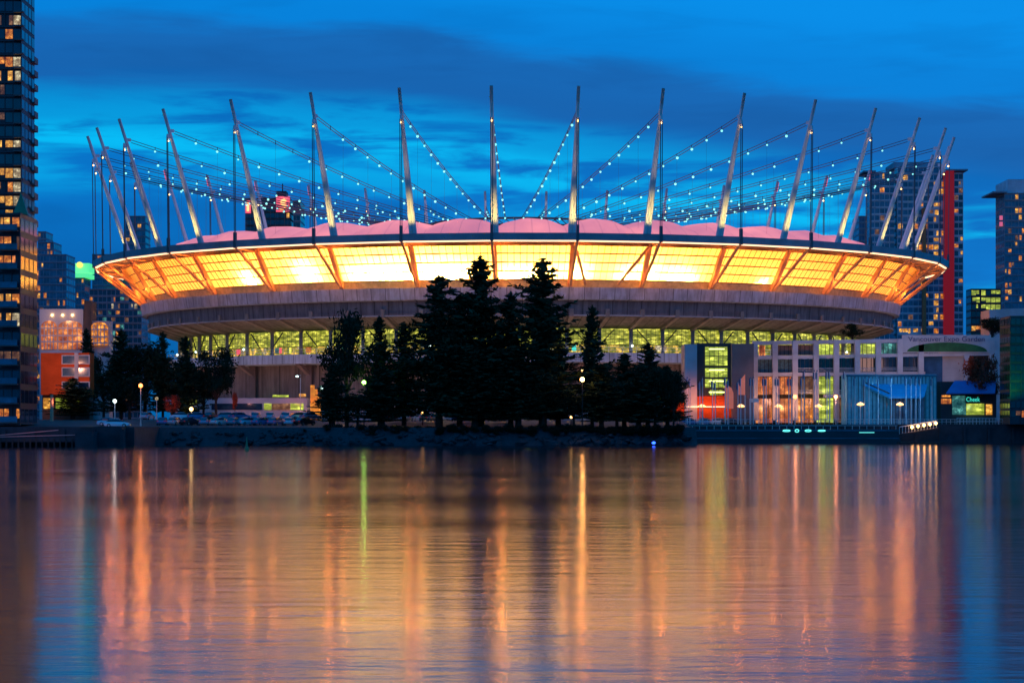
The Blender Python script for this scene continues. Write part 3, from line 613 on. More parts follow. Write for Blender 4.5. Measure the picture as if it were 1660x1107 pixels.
# right tower with the red stripe
d = 950
rt, _ = tower('residential_tower', 'tall glass tower with full height red stripe right of the stadium', 'tower', d, 1450, 1530, 270, 11.3, 9, 'towerl', 'glassb', .13, 8, seed=21, lits=('w_amber','w_yel','w_dim'),
    litset={**{(r_, 7): 'w_yel' for r_ in (2,5,6,7,9,10,11,12,13,18,19,20,21)}, **{(r_, 8): 'w_amber' for r_ in (2,5,9,10,12,18)}, **{(11, c): 'w_amber' for c in range(3, 7)}, **{(23, c): 'w_yel' for c in range(0, 5)}})
tower('', '', '', d+2, 1405, 1450, 279, 11.3, 5, 'towerl', 'glassb', .08, 8, root=rt, seed=22)
tower('', '', '', d-1, 1545, 1561, 280, 11.3, 2, 'towerl', 'glass', .22, 2, root=rt, seed=23)
MB().box(X(1452, d), X(1528, d), d+4, d+26, Z(270, d), Z(261, d)).build('roof_plant', M['tower'], rt)
MB().box(X(1529, d), X(1545, d), d-2.4, d+6, 4, Z(277, d)).build('red_stripe', M['red'], rt)
MB().box(X(1494, d), X(1500, d), d-2.2, d-.4, 4, Z(338, d)).build('orange_fin', M['orangef'], rt)
MB().box(X(1526, d), X(1567, d), d-3, d+26, Z(278, d), Z(275.5, d)).build('roof_edge', M['tower'], rt)
MB().box(X(1400, d), X(1420, d), d, d+20, Z(279, d), Z(276.5, d)).build('roof_edge', M['tower'], rt)
tower('residential_tower', 'blue grey block low behind the right end of the roof', 'tower', 1050, 1382, 1406, 350, 10, 3, 'tower', 'glassb', .08, 20, seed=24)
d = 850
rt, _ = tower('residential_tower', 'blue glass tower cut by the right picture edge with scattered lit rooms', 'tower', d, 1614, 1690, 313, 11, 11, 'tower', 'glassb', .22, 16, seed=25)
MB().box(X(1638, d), X(1690, d), d+4, d+26, Z(313, d), Z(289, d)).build('roof_plant', M['towerl'], rt)
MB().box(X(1609, d), X(1632, d), d-1, d+20, Z(313, d), Z(310.5, d)).build('roof_edge', M['tower'], rt)
for y_ in (350, 360): MB().box(X(1620, d), X(1625, d), d-.6, d-.1, Z(y_+7, d), Z(y_, d)).build('window', M['g_pink'], rt)
rt, _ = tower('office_building', 'low office block with yellow green lit floors right of the red striped tower', 'building', 720, 1566, 1622, 468, 11.5, 6, 'dark', 'glassg', .1, 8, seed=26,
    litset={(r_, c): 'w_grn' for r_ in (0, 1, 2) for c in range(6) if (r_, c) not in ((0, 3), (2, 0))})
d = 545
o = MB().prism([(X(1604, d), Z(502, d)), (X(1604, d), 4.8), (X(1700, d), 4.8), (X(1700, d), Z(498, d)), (X(1653, d), Z(500, d))], d, d+10).build('white_building', M['concw']); tag(o, 'plain pale mauve wall rising behind the dark green glass block', 'building')
rt, _ = tower('glass_building', 'dark green glass block at the right edge above the quay', 'building', 470, 1621, 1760, 512, 15, 14, 'dark', 'glassg', .0, 10, seed=27, lits=('w_dim',), ybase=690,
    litset={(11, 1): 'w_org', (11, 2): 'w_amber', (10, 1): 'w_dim', (10, 2): 'w_amber', (10, 3): 'w_amber'}, slab=False, zb=3.9)
spot((X(1634, 462), 463, 6), (X(1642, 470), 470, 16), (.1, 1, .15), 5000, 70, .9)

# ------------------------------------------------------------------ white grid building
d = 500
rt = empty('grid_building', (X(1420, d), d, 4.8), 'long white frame building of square openings with a roof terrace and banner', 'building')
XL, XR = 1222, 1618
MB().box(X(1224, d), X(1600, d), d+4, d+16, 4.8, Z(583, d)).build('back_wall', M['dark'], rt)
def zt(px, y): return Z(y-(px-1222)*.0155*(1 if y < 600 else .4), d)
g = MB()
def slab(xa, xb, y0, y1, dd=0):
    for k_ in range(8):
        a = xa+(xb-xa)*k_/8; b = xa+(xb-xa)*(k_+1)/8
        g.hexa([(X(a,d), d-dd, zt(a,y1)), (X(b,d), d-dd, zt(b,y1)), (X(b,d), d+1, zt(b,y1)), (X(a,d), d+1, zt(a,y1)),
                (X(a,d), d-dd, zt(a,y0)), (X(b,d), d-dd, zt(b,y0)), (X(b,d), d+1, zt(b,y0)), (X(a,d), d+1, zt(a,y0))])
slab(XL, XR, 553, 559); slab(XL, 1610, 577, 582); slab(XL, 1500, 604, 610); slab(1335, 1480, 640, 645, 1.5)
cols_ = [1224, 1256.5, 1289, 1323, 1356, 1390, 1424, 1459, 1493]
for px in cols_: g.beam((X(px, d), d+.4, 4.8), (X(px, d), d+.4, zt(px, 553)), 1.15, 1.5, up=(0, 1, 0))
for px in (1567, 1608): g.beam((X(px, d), d+.4, 4.8), (X(px, d), d+.4, Z(548, d)), 1.1, 1.1, up=(0, 1, 0))
g.build('frame', M['concw'], rt)
rows_ = [(559, 577, ('w_org','concd','concd','w_grn','glass','w_grn','w_teal','glass')), (582, 604, ('curtain','curtain','glass','glassg','glassg','glassg','glass','glass')),
         (610, 640, ('w_org','w_org','w_dim','w_grn','glass','glass','glass','glass')), (645, 686, ('w_org','w_org','w_amber','w_grn','w_dim','glass','glass','glass'))]
for r_, (y0, y1, ms) in enumerate(rows_):
    for c in range(8):
        a, b = cols_[c]+2.6, cols_[c+1]-2.6
        if r_ == 0 and c in (4,): continue
        xa, xb = X(a, d), X(b, d); m = ms[c]
        if m == 'w_org' and r_ == 0: xb = xa+(xb-xa)*.55; xa += .7
        w_ = MB().box(xa, xb, d+1.6, d+1.9, zt(b, y1-.5), zt(b, y0+1)).build('window', M[m], rt)
        g = MB()
        for k_ in range(1, 4): g.box(xa+(xb-xa)*k_/4-.06, xa+(xb-xa)*k_/4+.06, d+1.45, d+1.58, zt(b, y1-.5), zt(b, y0+1))
        g.build('mullions', M['dark'], w_)
        if r_ in (1, 2) and c >= 2:
            g = MB()
            for z_ in (.3, .6, .9): g.box(X(a, d), X(b, d), d+.2, d+.3, zt(b, y1)+z_-.03, zt(b, y1)+z_+.03)
            g.build('balcony_rail', M['white'], rt)
MB().box(X(1496, d), X(1530, d), d+1.5, d+3, 4.8, Z(573, d)).build('blue_wall', mat('blue_render', (.05, .14, .26), .9, scale=.4, spec=.1), rt)
MB().box(X(1530, d), X(1567, d), d+1.5, d+3, 4.8, Z(573, d)).build('mauve_wall', M['concw'], rt)
MB().box(X(1569, d), X(1612, d), d+2, d+3, 4.8, Z(573, d)).build('brown_wall', M['timber'], rt)
# banner on the terrace
bn = MB().box(X(1462, d), X(1606, d), d-.25, d-.05, Z(572, d), Z(543, d)).build('banner', M['conc'], rt)
poly = [(X(1470, d), Z(570, d)), (X(1600, d), Z(570, d))]+[(X(1535+65*math.cos(math.pi*t/20), d), Z(570-15*math.sin(math.pi*t/20), d)) for t in range(1, 20)]
MB().prism(poly, d-.35, d-.27).build('green_hill_shape', mat('green_print', (.02, .13, .035), .7, scale=.6, var=.4), bn)
def text(s, loc, size, m, parent, wid=None, rot=(R(90), 0, 0)):
    cu = bpy.data.curves.new('lettering', 'FONT'); cu.body = s; cu.size = size; cu.extrude = .03; cu.align_x = 'CENTER'; cu.materials.append(m)
    o = bpy.data.objects.new('lettering', cu); COL.objects.link(o); o.rotation_euler = rot
    off = Vector((0,0,0)); p = parent
    while p is not None: off += Vector(p.location); p = p.parent
    o.location = Vector(loc)-off; o.parent = parent
    if wid:
        bpy.context.view_layer.update(); o.scale = (wid/max(.01, o.dimensions.x), 1, 1)
    bpy.context.view_layer.update(); me = bpy.data.meshes.new_from_object(o.evaluated_get(bpy.context.evaluated_depsgraph_get()))
    q = bpy.data.objects.new('lettering', me); COL.objects.link(q); q.rotation_euler = rot; q.location = o.location; q.scale = o.scale; q.parent = parent
    bpy.data.objects.remove(o); return q
text('Vancouver Expo Garden', (X(1534, d), d-.38, Z(553.5, d)), 1.55, M['letter'], bn, X(1596, d)-X(1472, d))
for px in (1240, 1275, 1305): wash((X(px, d), d-6, 7.5), (1, .42, .16), 900, 6, 1.5)
for px, z_ in ((1260, 9), (1335, 9), (1430, 17.5), (1530, 17.5)): wash((X(px, d), d-14, z_), (1, .50, .36), 1500, 14, 6 if z_ < 10 else 0, 120, .4 if z_ < 10 else 3)  # soft warm spots added to tint the bluish frame

# ------------------------------------------------------------------ stair tower and blocks beside the stadium
d = 494
rt = empty('stair_tower', (X(1150, d), d, 4.8), 'glazed entrance tower glowing yellow green between brown blocks', 'entrance tower')
MB().box(X(1110, d), X(1130, d), d, d+10, 4.8, Z(558, d)).build('pier', M['conc'], rt)
MB().box(X(1130, d), X(1186, d), d+1.5, d+10, 4.8, Z(556, d)).build('wall', M['dark'], rt)
MB().box(X(1186, d), X(1222, d), d, d+9, 4.8, Z(557, d)).build('side_block', M['concd'], rt)
for y0, y1 in ((562, 592), (596, 611), (614, 628), (632, 640)):
    w_ = MB().box(X(1144 if y0 < 630 else 1152, d), X(1180 if y0 < 630 else 1172, d), d+1.2, d+1.5, Z(y1, d), Z(y0, d)).build('window', M['w_grn'], rt)
    g = MB()
    for k_ in range(1, 5): g.box(X(1144+7.2*k_, d)-.05, X(1144+7.2*k_, d)+.05, d+1.05, d+1.2, Z(y1, d), Z(y0, d))
    g.box(X(1144, d), X(1180, d), d+1.0, d+1.2, Z((y0+y1)/2, d)-.06, Z((y0+y1)/2, d)+.06); g.build('mullions', M['dark'], w_)
    MB().box(X(1150, d), X(1175, d), d+.9, d+1.05, Z(y0+3.5, d)-.12, Z(y0+3.5, d)+.12).build('light_tube', glow('tube_light', (.9, 1, .25), 3) if y0 == 562 else bpy.data.materials['tube_light'], w_)
MB().box(X(1112, d), X(1186, d), d-.4, d+.8, Z(660, d), Z(658.5, d)).build('light_line', M['g_strip'], rt)
MB().box(X(1085, d), X(1186, d), d+.6, d+1.4, 4.8, Z(642, d)).build('orange_lit_base', M['orange'], rt)
wash((X(1120, d), d-5, 9), (1, .28, .08), 1300, 5, 0); wash((X(1160, d), d-5, 9), (1, .28, .08), 900, 5, -1)
d = 489
rt = empty('ramp_canopy', (X(1190, d), d, 3.6), 'two salmon coloured curved sails beside the entrance tower', 'canopy')
for x0, x1, yt, yb in ((1175, 1189, 621, 662), (1197, 1208, 607, 640)):
    s_ = 1 if x0 > 1190 else -1
    prof = [(X(x0, d), Z(yb, d)), (X(x1, d), Z(yb, d))]+([(X(x1, d), Z(yt, d)), (X(x0+3, d), Z(yt+9, d)), (X(x0, d), Z(yt+18, d))] if s_ > 0 else [(X(x1, d), Z(yt+16, d)), (X(x1-3, d), Z(yt+8, d)), (X(x0, d), Z(yt, d))])
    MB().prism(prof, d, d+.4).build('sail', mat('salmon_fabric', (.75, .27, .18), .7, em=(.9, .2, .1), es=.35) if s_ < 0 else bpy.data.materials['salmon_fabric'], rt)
    MB().tube([(X(x1 if s_ > 0 else x0, d), d+.2, 3.9), (X(x1 if s_ > 0 else x0, d), d+.2, Z(yb, d))], .15, 6).build('pole', M['steel'], rt)
# the little orange-lit gate building with the E sign, under the trees
d = 486
rt = empty('gate_kiosk', (X(511, d), d, 4.2), 'bright orange lit gateway pillar beside the dark conifers', 'gateway')
MB().box(X(503, d), X(508, d), d, d+3, 4.0, Z(624, d)).box(X(508, d), X(513, d), d, d+3, 4.0, Z(631, d)).box(X(513, d), X(519, d), d, d+3, 4.0, Z(641, d)).build('lit_pillar', lit('floodlit_orange', (1, .2, .01), (1, .4, .03), 1.5, .3, lo=.6), rt)  # the light falling on the pillar is put into its emission
s_ = MB().box(X(518, d), X(527, d), d-.5, d-.3, Z(634, d), Z(625, d)).build('sign', M['green'], rt)
text('E', (X(522.5, d), d-.56, Z(633, d)), 1.3, M['g_white'], s_)
wash((X(506, d), d-5, 6), (1, .3, .03), 700, 5, 1, 100)
# low annex under the stadium, behind the parked cars
d = 500
rt = empty('ticket_annex', (X(440, d), d, 4.8), 'low mauve annex with yellow windows behind the parked cars', 'building')
MB().box(X(330, d), X(498, d), d, d+8, 4.8, Z(645, d)).build('wall', M['conc'], rt)
for xa, xb, y0, y1, m in ((441,467,640,643.5,'w_grn'),(484,495,638,643,'w_yel')):
    MB().box(X(xa, d), X(xb, d), d+1, d+1.6, Z(y1, d), Z(y0, d)).build('lit_lantern', M[m], rt)
for xa, xb, m in ((343,425,'glass'),(428,440,'w_grn'),(441,470,'w_dim'),(471,492,'w_grn')):
    MB().box(X(xa, d), X(xb, d), d-.15, d+.1, Z(664, d), Z(654, d)).build('window', M[m], rt)
wash((X(480, d), d-7, 9), (1, .3, .2), 700); wash((X(400, d), d-7, 9), (1, .4, .35), 550)
# ------------------------------------------------------------------ blue pavilion, awning shop
d = 484
rt = empty('glass_pavilion', (X(1450, d), d, 3.9), 'blue lit canvas pavilion with a stepped roof on the quay', 'pavilion')
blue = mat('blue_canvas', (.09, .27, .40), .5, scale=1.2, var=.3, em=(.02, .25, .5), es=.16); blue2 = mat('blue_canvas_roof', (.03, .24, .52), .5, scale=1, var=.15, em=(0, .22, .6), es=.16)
MB().box(X(1377, d), X(1524, d), d+4, d+12, 3.6, Z(606, d)).build('wall', blue, rt)
g = MB()
for i in range(26): g.box(X(1378+5.8*i, d), X(1378+5.8*i, d)+.16, d+3.8, d+4, 3.6, Z(608, d))
g.box(X(1376, d), X(1525, d), d+3.5, d+4, Z(610, d), Z(607, d)); g.build('ribs', M['glassb'], rt)
MB().hexa([(X(1440, d), d-1, Z(646, d)), (X(1494, d), d-1, Z(646, d)), (X(1500, d), d+3.7, Z(632, d)), (X(1413, d), d+3.7, Z(632, d)),
           (X(1437, d), d-1, Z(643, d)), (X(1497, d), d-1, Z(643, d)), (X(1509, d), d+3.7, Z(622, d)), (X(1402, d), d+3.7, Z(622, d))]).build('roof', blue2, rt)
MB().box(X(1447, d), X(1500, d), d+1, d+3.7, 3.6, Z(638, d)).build('front_bay', mat('pale_blue_canvas', (.14, .24, .32), .6, scale=1.5, var=.25), rt)
g = MB()
for i in range(10): g.box(X(1447+5.8*i, d), X(1447+5.8*i, d)+.12, d+.85, d+1, 3.6, Z(638, d))
g.box(X(1400, d), X(1402, d), d, d+.5, 3.6, Z(620, d)); g.beam((X(1402, d), d, Z(620, d)), (X(1441, d), d-1, Z(638, d)), .3, .3); g.build('posts', M['dark'], rt)
wash((X(1440, d), d-12, 12), (.1, .5, 1), 1500, 12, -3)
d = 484
rt = empty('quayside_shop', (X(1573, d), d, 3.9), 'small shop with a blue awning and a teal neon sign', 'shop')
MB().box(X(1530, d), X(1620, d), d+3, d+10, 3.9, Z(618, d)).build('wall', M['dark'], rt)
MB().hexa([(X(1533, d), d-.5, Z(638.5, d)), (X(1612, d), d-.5, Z(638.5, d)), (X(1620, d), d+3, Z(618, d)), (X(1552, d), d+3, Z(618, d)),
           (X(1533, d), d-.5, Z(637, d)), (X(1612, d), d-.5, Z(637, d)), (X(1620, d), d+3, Z(616.5, d)), (X(1552, d), d+3, Z(616.5, d))]).build('awning', M['awn'], rt)
for xa, xb, y0, y1, m in ((1531,1545,640,643,'w_amber'),(1530,1546,646,654,'w_amber'),(1548,1570,641,672,'w_teal'),(1571,1600,654,672,'w_grn'),(1603,1613,655,672,'w_yel')):
    MB().box(X(xa, d), X(xb, d), d+2.8, d+3.1, Z(y1, d), Z(y0, d)).build('window', M[m], rt)
s_ = MB().box(X(1568, d), X(1592, d), d+1.9, d+2.1, Z(653, d), Z(641, d)).build('sign', M['dark'], rt)
text('Cheek', (X(1580, d), d+1.8, Z(650.5, d)), 1.35, M['g_teal'], s_, X(1591, d)-X(1569, d))
g = MB()
for i in range(14): g.box(X(1548+5.2*i, d), X(1548+5.2*i, d)+.07, d-2.1, d-2, 3.9, 5.2)
for z_ in (4.5, 5.2): g.box(X(1548, d), X(1618, d), d-2.12, d-2, z_, z_+.08)
g.build('railing', M['white'], rt); wash((X(1580, d), d-1, 7.6), (.6, 1, .5), 160, 3, -2)
# ------------------------------------------------------------------ flagpoles
px_list = []
for i in range(12):
    px = 1114+20.6*i; px_list += [px, px+4.4]
px_list += [1369, 1386, 1402, 1409, 1424, 1445, 1469, 1477, 1485, 1492, 1511]
pole = None
for i, px in enumerate(px_list):
    d = 479.2
    if pole is None:
        pole = empty('flagpole', (X(px, d), d, 3.3), '', 'flagpole'); pb = Vector(pole.location)
        MB().lathe(tuple(pb), [(.13, 0), (.11, 5), (.07, 10.2)], 6).build('pole', M['white'], pole)
        MB().ball((pb.x, pb.y, pb.z+10.3), .16, 6, 4).box(pb.x-.35, pb.x-.05, pb.y-.03, pb.y+.03, pb.z+8.6, pb.z+10).build('furled_pennant', M['letter'], pole); o = pole
    else: o = clone(pole); o.location.x = X(px, d)
    o.location.z = 3.3+(1.4 if 1300 < px < 1370 else -.4*(i % 3) if px < 1200 else 0)
    nm_ = ['first','second','third','fourth','fifth','sixth','seventh','eighth','ninth','tenth','eleventh','twelfth']
    tag(o, ('%s pole of the %s close pair of thin poles from the left' % (('left', 'right')[i % 2], nm_[i//2])) if i < 24 else '%s thin pole counted from the left in front of the blue pavilion' % nm_[i-24], 'flagpole', 'slim flagpoles along the quay')
g = MB()
for i in range(160): g.box(36+i*.9, 36.06+i*.9, 477.2, 477.3, 3.9, 4.9)
for z_ in (4.4, 4.9): g.box(36, 180, 477.2, 477.3, z_, z_+.07)
tag(g.build('quay_railing', M['steel']), 'blue grey railing running along the top of the right quay', 'railing')
# ------------------------------------------------------------------ lamps
def lamp(px, py, d, m, label, group=None, r=.35, e=0, col=(1,1,1), kind='globe', base=None):
    zb = base if base is not None else gz(X(px, d), d); z = Z(py, d)
    t = empty('street_lamp', (X(px, d), d, zb), label, 'street lamp', group)
    MB().lathe((X(px, d), d, zb), [(.16, 0), (.09, .8), (.07, z-zb-.3)], 8).build('pole', M['darkpole' if 500 < px < 1000 else 'steel'], t)
    if kind == 'wide': MB().lathe((X(px, d), d, z), [(.2, -.3), (.75, -.18), (.8, 0), (.4, .25), (.08, .4)], 12).build('lantern', M[m], t)
    elif kind == 'arm':
        MB().beam((X(px, d)-.7, d, z+.1), (X(px, d)+.1, d, z+.2), .12, .12).build('arm', M['steel'], t); MB().ball((X(px, d)-.7, d, z), r, 8, 5, .6).build('lantern', M[m], t)
    else: MB().ball((X(px, d), d, z), r, 10, 6).build('lantern', M[m], t)
    if e: plight((X(px, d), d-r-.35, z), col, e, .2)
    return t
for px, l in ((1138,'leftmost of the wide amber lanterns, beside the yellow green entrance tower'),(1201,'wide amber lantern below the salmon sails'),(1262,'wide amber lantern before the orange rooms of the grid building'),(1327,'wide amber lantern left of the blue pavilion'),(1395,'wide amber lantern at the left side of the blue pavilion'),(1459,'wide amber lantern in front of the pavilion bay')):
    lamp(px, 658 if px < 1380 else 655, 480.5, 'g_amber', l, 'wide lanterns on the quay', e=45, col=(1, .5, .12), kind='wide')
lamp(1289, 643, 488, 'g_orange', 'red orange globe lamp before the third opening of the grid building', 'orange globe lamps', .45, 120, (1, .3, .08))
lamp(1355, 643, 488, 'g_orange', 'red orange globe lamp just left of the pavilion', 'orange globe lamps', .45, 120, (1, .3, .08))
lamp(590, 620, 436, 'g_green', 'brilliant green white lamp shining among the conifers', None, .42, 90, (.4, 1, .15))
lamp(944, 615, 426.5, 'g_star', 'brilliant orange lamp burning at the foot of the tallest conifers', None, .42, 240, (1, .42, .10))
lamp(944, 601, 470, 'g_warm', 'smaller lamp just above the brilliant orange one', None, .3)
lamp(228, 625, 424, 'g_orange', 'tall orange lamp at the end of the left car park', None, .4, 80, (1, .3, .05))
lamp(186, 650, 421, 'g_white', 'white lamp on a pale post over the white car', None, .34, 30, (1, .9, .8))
lamp(254, 646, 452, 'w_pale', 'small white lamp among the dark trees left of the russet bush', None, .35)
lamp(310, 663, 452, 'g_warm', 'low yellow white lamp behind the parked cars', None, .4, 25, (1, .7, .3))
lamp(487, 610, 486, 'g_white', 'tall arm lamp against the brown stadium wall', None, .3, 0, kind='arm')
lamp(657, 670, 446, 'g_warm', 'low yellow lamp behind the trees, leftmost of two', None, .25)
lamp(685, 670, 446, 'g_warm', 'low yellow lamp behind the trees, rightmost of two', None, .3)
lamp(926, 676, 432, 'g_warm', 'low warm lamp near the water below the brilliant orange lamp', None, .25)
o = MB().ball((X(1060, 418), 418.5, .5), .35, 8, 5, .7).build('marker_light', M['g_blue']); tag(o, 'small blue light at the water line right of the trees', 'marker light')
# ------------------------------------------------------------------ trees
def leafcloud(pts, size, rr, flat=.5, jit=.35):
    """numpy: one small two-triangle leaf spray per point"""
    n = len(pts); P_ = np.array(pts); g = np.random.RandomState(rr.randint(0, 10**6))
    a = g.normal(size=(n, 3)); a[:, 2] *= flat; a /= np.linalg.norm(a, axis=1)[:, None]
    b = g.normal(size=(n, 3)); b -= (a*b).sum(1)[:, None]*a; b /= np.linalg.norm(b, axis=1)[:, None]
    s = size*(1+jit*g.normal(size=(n, 1))).clip(.4, 2)
    V = np.stack([P_-a*s, P_+b*s*.38, P_+a*s, P_-b*s*.38], 1).reshape(-1, 3)
    Fc = np.arange(4*n).reshape(n, 4)
    return V, Fc
def mesh_np(name, V, Fc, m):
    me = bpy.data.meshes.new(name); me.vertices.add(len(V)); me.vertices.foreach_set('co', V.ravel())
    me.loops.add(Fc.size); me.loops.foreach_set('vertex_index', Fc.ravel().astype(np.int32)); me.polygons.add(len(Fc))
    me.polygons.foreach_set('loop_start', np.arange(0, Fc.size, 4, dtype=np.int32)); me.polygons.foreach_set('loop_total', np.full(len(Fc), 4, dtype=np.int32))
    me.materials.append(m); me.update(calc_edges=True); return me
def conifer_mesh(seed, dens=1.0):
    """unit tree 30 m tall, 6.5 m spread"""
    rr = random.Random(seed); H, Rr = 30.0, 6.2; pts = []; tr = MB().lathe((0,0,0), [(.5, 0), (.4, 6), (.25, 18), (.05, 29.6)], 7)
    z = 3.4; wob = [rr.uniform(.72, 1.18) for _ in range(9)]
    while z < H-.6:
        t = z/H; ln = Rr*((1-t)**.66)*(1.0 if t > .12 else .7+2.5*t)*rr.choice((.72, 1, 1.1, 1.2))
        nb = 8 if t < .75 else 5
        for k_ in range(nb):
            az = rr.uniform(0, 2*math.pi); l = ln*rr.uniform(.45, 1.18)*wob[int(az/6.283*8.99)]*(1.0 if rr.random() > .06 else 1.25)+.25
            dr = rr.uniform(-.42, -.12)+.45*t; up = .25*l
            last = None
            ns = max(3, int(l*3.4*dens))
            for s in range(ns+1):
                f = s/ns; r = l*f; zz = z+dr*r+.22*r*r/(l+.1)
                c = (r*math.cos(az), r*math.sin(az), zz)
                for q in range(4):
                    wdt = .14+.42*(1-f)*min(1, l/3)
                    pts.append((c[0]+rr.gauss(0, wdt), c[1]+rr.gauss(0, wdt), c[2]+rr.gauss(0, .13)-.12))
            if l > 1.5: tr.tube([(0,0,z), (l*.8*math.cos(az), l*.8*math.sin(az), z+dr*l*.8)], [.07, .02], 3, False)
        z += rr.uniform(.5, .85)*(1 if t < .8 else .8)
    for q in range(30): pts.append((rr.gauss(0, .08), rr.gauss(0, .08), H-rr.uniform(0, 1.6)))
    V, Fc = leafcloud(pts, .42, rr); return mesh_np('crown', V, Fc, M['fir']), tr
def broad_mesh(seed, m):
    """unit tree 10 m tall"""
    rr = random.Random(seed); pts = []; tr = MB().lathe((0,0,0), [(.3, 0), (.22, 2.5), (.15, 5), (.05, 8)], 7)
    for c in range(22):
        th = rr.uniform(0, 6.28); ph = rr.uniform(-.5, 1); r = rr.uniform(1.2, 3.4)*math.sqrt(max(.1, 1-ph*ph*.8)); cz = 6.2+ph*3.1; cx, cy = r*math.cos(th), r*math.sin(th)
        tr.tube([(0, 0, 3+ph), (cx*.8, cy*.8, cz)], [.09, .03], 4, False); s = rr.uniform(.7, 1.25)
        for q in range(190): pts.append((cx+rr.gauss(0, s*.62), cy+rr.gauss(0, s*.62), cz+rr.gauss(0, s*.5)))
    V, Fc = leafcloud(pts, .24, rr, 1.0); return mesh_np('crown', V, Fc, m), tr
protos = {}
def proto(kind, seed):
    if (kind, seed) not in protos:
        c, tr = conifer_mesh(seed) if kind == 'fir' else broad_mesh(seed, M['leaf'] if kind == 'leaf' else M['leafr'])
        o = tr.build('trunk', M['bark']); protos[(kind, seed)] = (c, o.data); bpy.data.objects.remove(o)
    return protos[(kind, seed)]
def plant(name, kind, seed, px, ytop, d, wpx, label, cat, group, zb=None):
    c, t = proto(kind, seed); x = X(px, d); zb = gz(x, d) if zb is None else zb; h = Z(ytop, d)-zb; wd = wpx*d/F/2
    e = empty(name, (x, d, zb), label, cat, group); e.rotation_euler = (0, 0, rnd.uniform(0, 6.28))
    sz = h/(30 if kind == 'fir' else 10); sx = wd/(3.9 if kind == 'fir' else 3.6); e.scale = (sx, sx, sz)
    for nm, me in (('crown', c), ('trunk', t)):
        o = bpy.data.objects.new(nm, me); COL.objects.link(o); o.parent = e
    return e
GC = 'conifers on the waterside park'
fl = 'dark conifer '
for px, yt, d, wd, sd, lb in (
    (712,447,434,104,1,'fir left of the tallest pair, its tip against the glowing wall'), (779,415,438,108,2,'tallest fir, its tip reaching the middle of the glowing wall'), (880,419,433,112,3,'tall bushy fir above the brilliant orange lamp'),
    (960,495,440,50,4,'slim fir right of the three tallest'),  (615,512,442,46,6,'narrow fir right of the tall rounded tree'),
    (655,522,444,66,1,'narrow fir just left of the first tall fir'), (828,474,440,74,4,'fir filling the gap between the two tallest'), (745,478,440,84,6,'fir in front of the gap between the first and second tall firs'),
    (1050,556,440,64,2,'short fir standing above the right slope of the clump'), (1012,572,436,66,5,'short fir left of the right slope'), (1082,592,434,56,3,'last short fir at the right end of the clump'),
    (975,590,430,70,6,'low fir right of the brilliant orange lamp'), (540,590,430,56,3,'low fir at the left foot of the clump'), 
    (840,560,429,90,1,'low wide fir left of the orange lamp'), (905,560,441,80,2,'fir behind the brilliant orange lamp'), (770,570,430,96,4,'low wide fir under the tallest fir'), (620,595,431,70,2,'low fir right of the green lamp'), (1035,610,428,74,1,'low fir near the water at the right')):
    plant('fir_tree', 'fir', sd, px, yt, d, wd, 'dark '+lb, 'fir tree', GC)
for px, yt, d, wd, sd, lb in ((1092,602,431,40,7,'rounded dark cypress at the far right end of the clump'),(1062,596,431,52,8,'dark rounded cypress one in from the right end of the clump'),(1000,612,430,66,7,'dark rounded tree right of the orange lamp'),(930,640,429,60,8,'low dark rounded tree below the orange lamp'),
    (880,600,430,80,9,'dark rounded tree filling the foot of the bushy fir'),(580,640,430,60,8,'dark rounded tree below the green lamp'),(535,625,431,50,9,'dark rounded tree beside the orange gateway')):
    e = plant('round_tree', 'leaf', sd, px, yt, d, wd, lb, 'tree', 'rounded trees in the waterside park'); e.scale[0] *= 1.1; e.scale[1] *= 1.1
for px, yt, d, wd, sd, lb in ((140,532,470,34,4,'dark fir in front of the arched hall'),(196,533,462,52,2,'dark bushy fir left of the stadium end'),(264,538,458,36,6,'slim dark fir before the left stadium fascia'),(301,545,455,48,1,'dark fir against the left concourse windows'),(118,612,436,60,5,'low dark fir before the orange building')):
    plant('fir_tree', 'fir', sd, px, yt, d, wd, lb, 'fir tree', 'firs left of the stadium')
plant('broad_tree', 'leaf', 9, 562, 503, 437, 88, 'tall rounded dark tree at the left end of the central clump', 'tree', None)
for px, yt, d, wd, sd, k_, lb in ((350,563,456,66,7,'leaf','broad dark tree right of the left firs'),(235,560,462,90,8,'leaf','broad dark tree between the left firs'),(168,575,466,60,9,'leaf','dark tree right of the orange building'),(282,580,462,80,7,'leaf','dark leafy tree between the two left firs'),(330,600,466,60,9,'leaf','dark tree behind the left end of the parked cars'),
    (210,610,455,70,7,'leaf','dark tree over the white car'),(145,620,450,50,8,'leaf','dark tree beside the orange building ground floor')):
    plant('leafy_tree', k_, sd, px, yt, d, wd, lb, 'tree', 'leafy trees left of the stadium')
plant('russet_bush', 'red', 7, 278, 640, 448, 26, 'russet bush lit orange behind the parked cars', 'bush', None)
plant('russet_bush', 'red', 8, 381, 637, 455, 12, 'narrow russet bush lit orange against the stadium wall', 'bush', None)
plant('russet_bush', 'red', 9, 1592, 576, 488, 60, 'dark red leaved tree above the blue awning', 'tree', None, 3.9)
wash((X(278, 444), 443, 8), (1, .2, .05), 420, 5, -1); wash((X(380, 452), 450, 8), (1, .2, .05), 400, 5, 0)
plant('terrace_plant', 'leaf', 9, 1382, 524, 512, 34, 'dark spiky plant on the roof terrace of the grid building', 'plant', None, Z(560, 512))
plant('terrace_plant', 'leaf', 8, 1608, 516, 515, 50, 'dark bush before the pale mauve wall', 'plant', None, Z(560, 515))
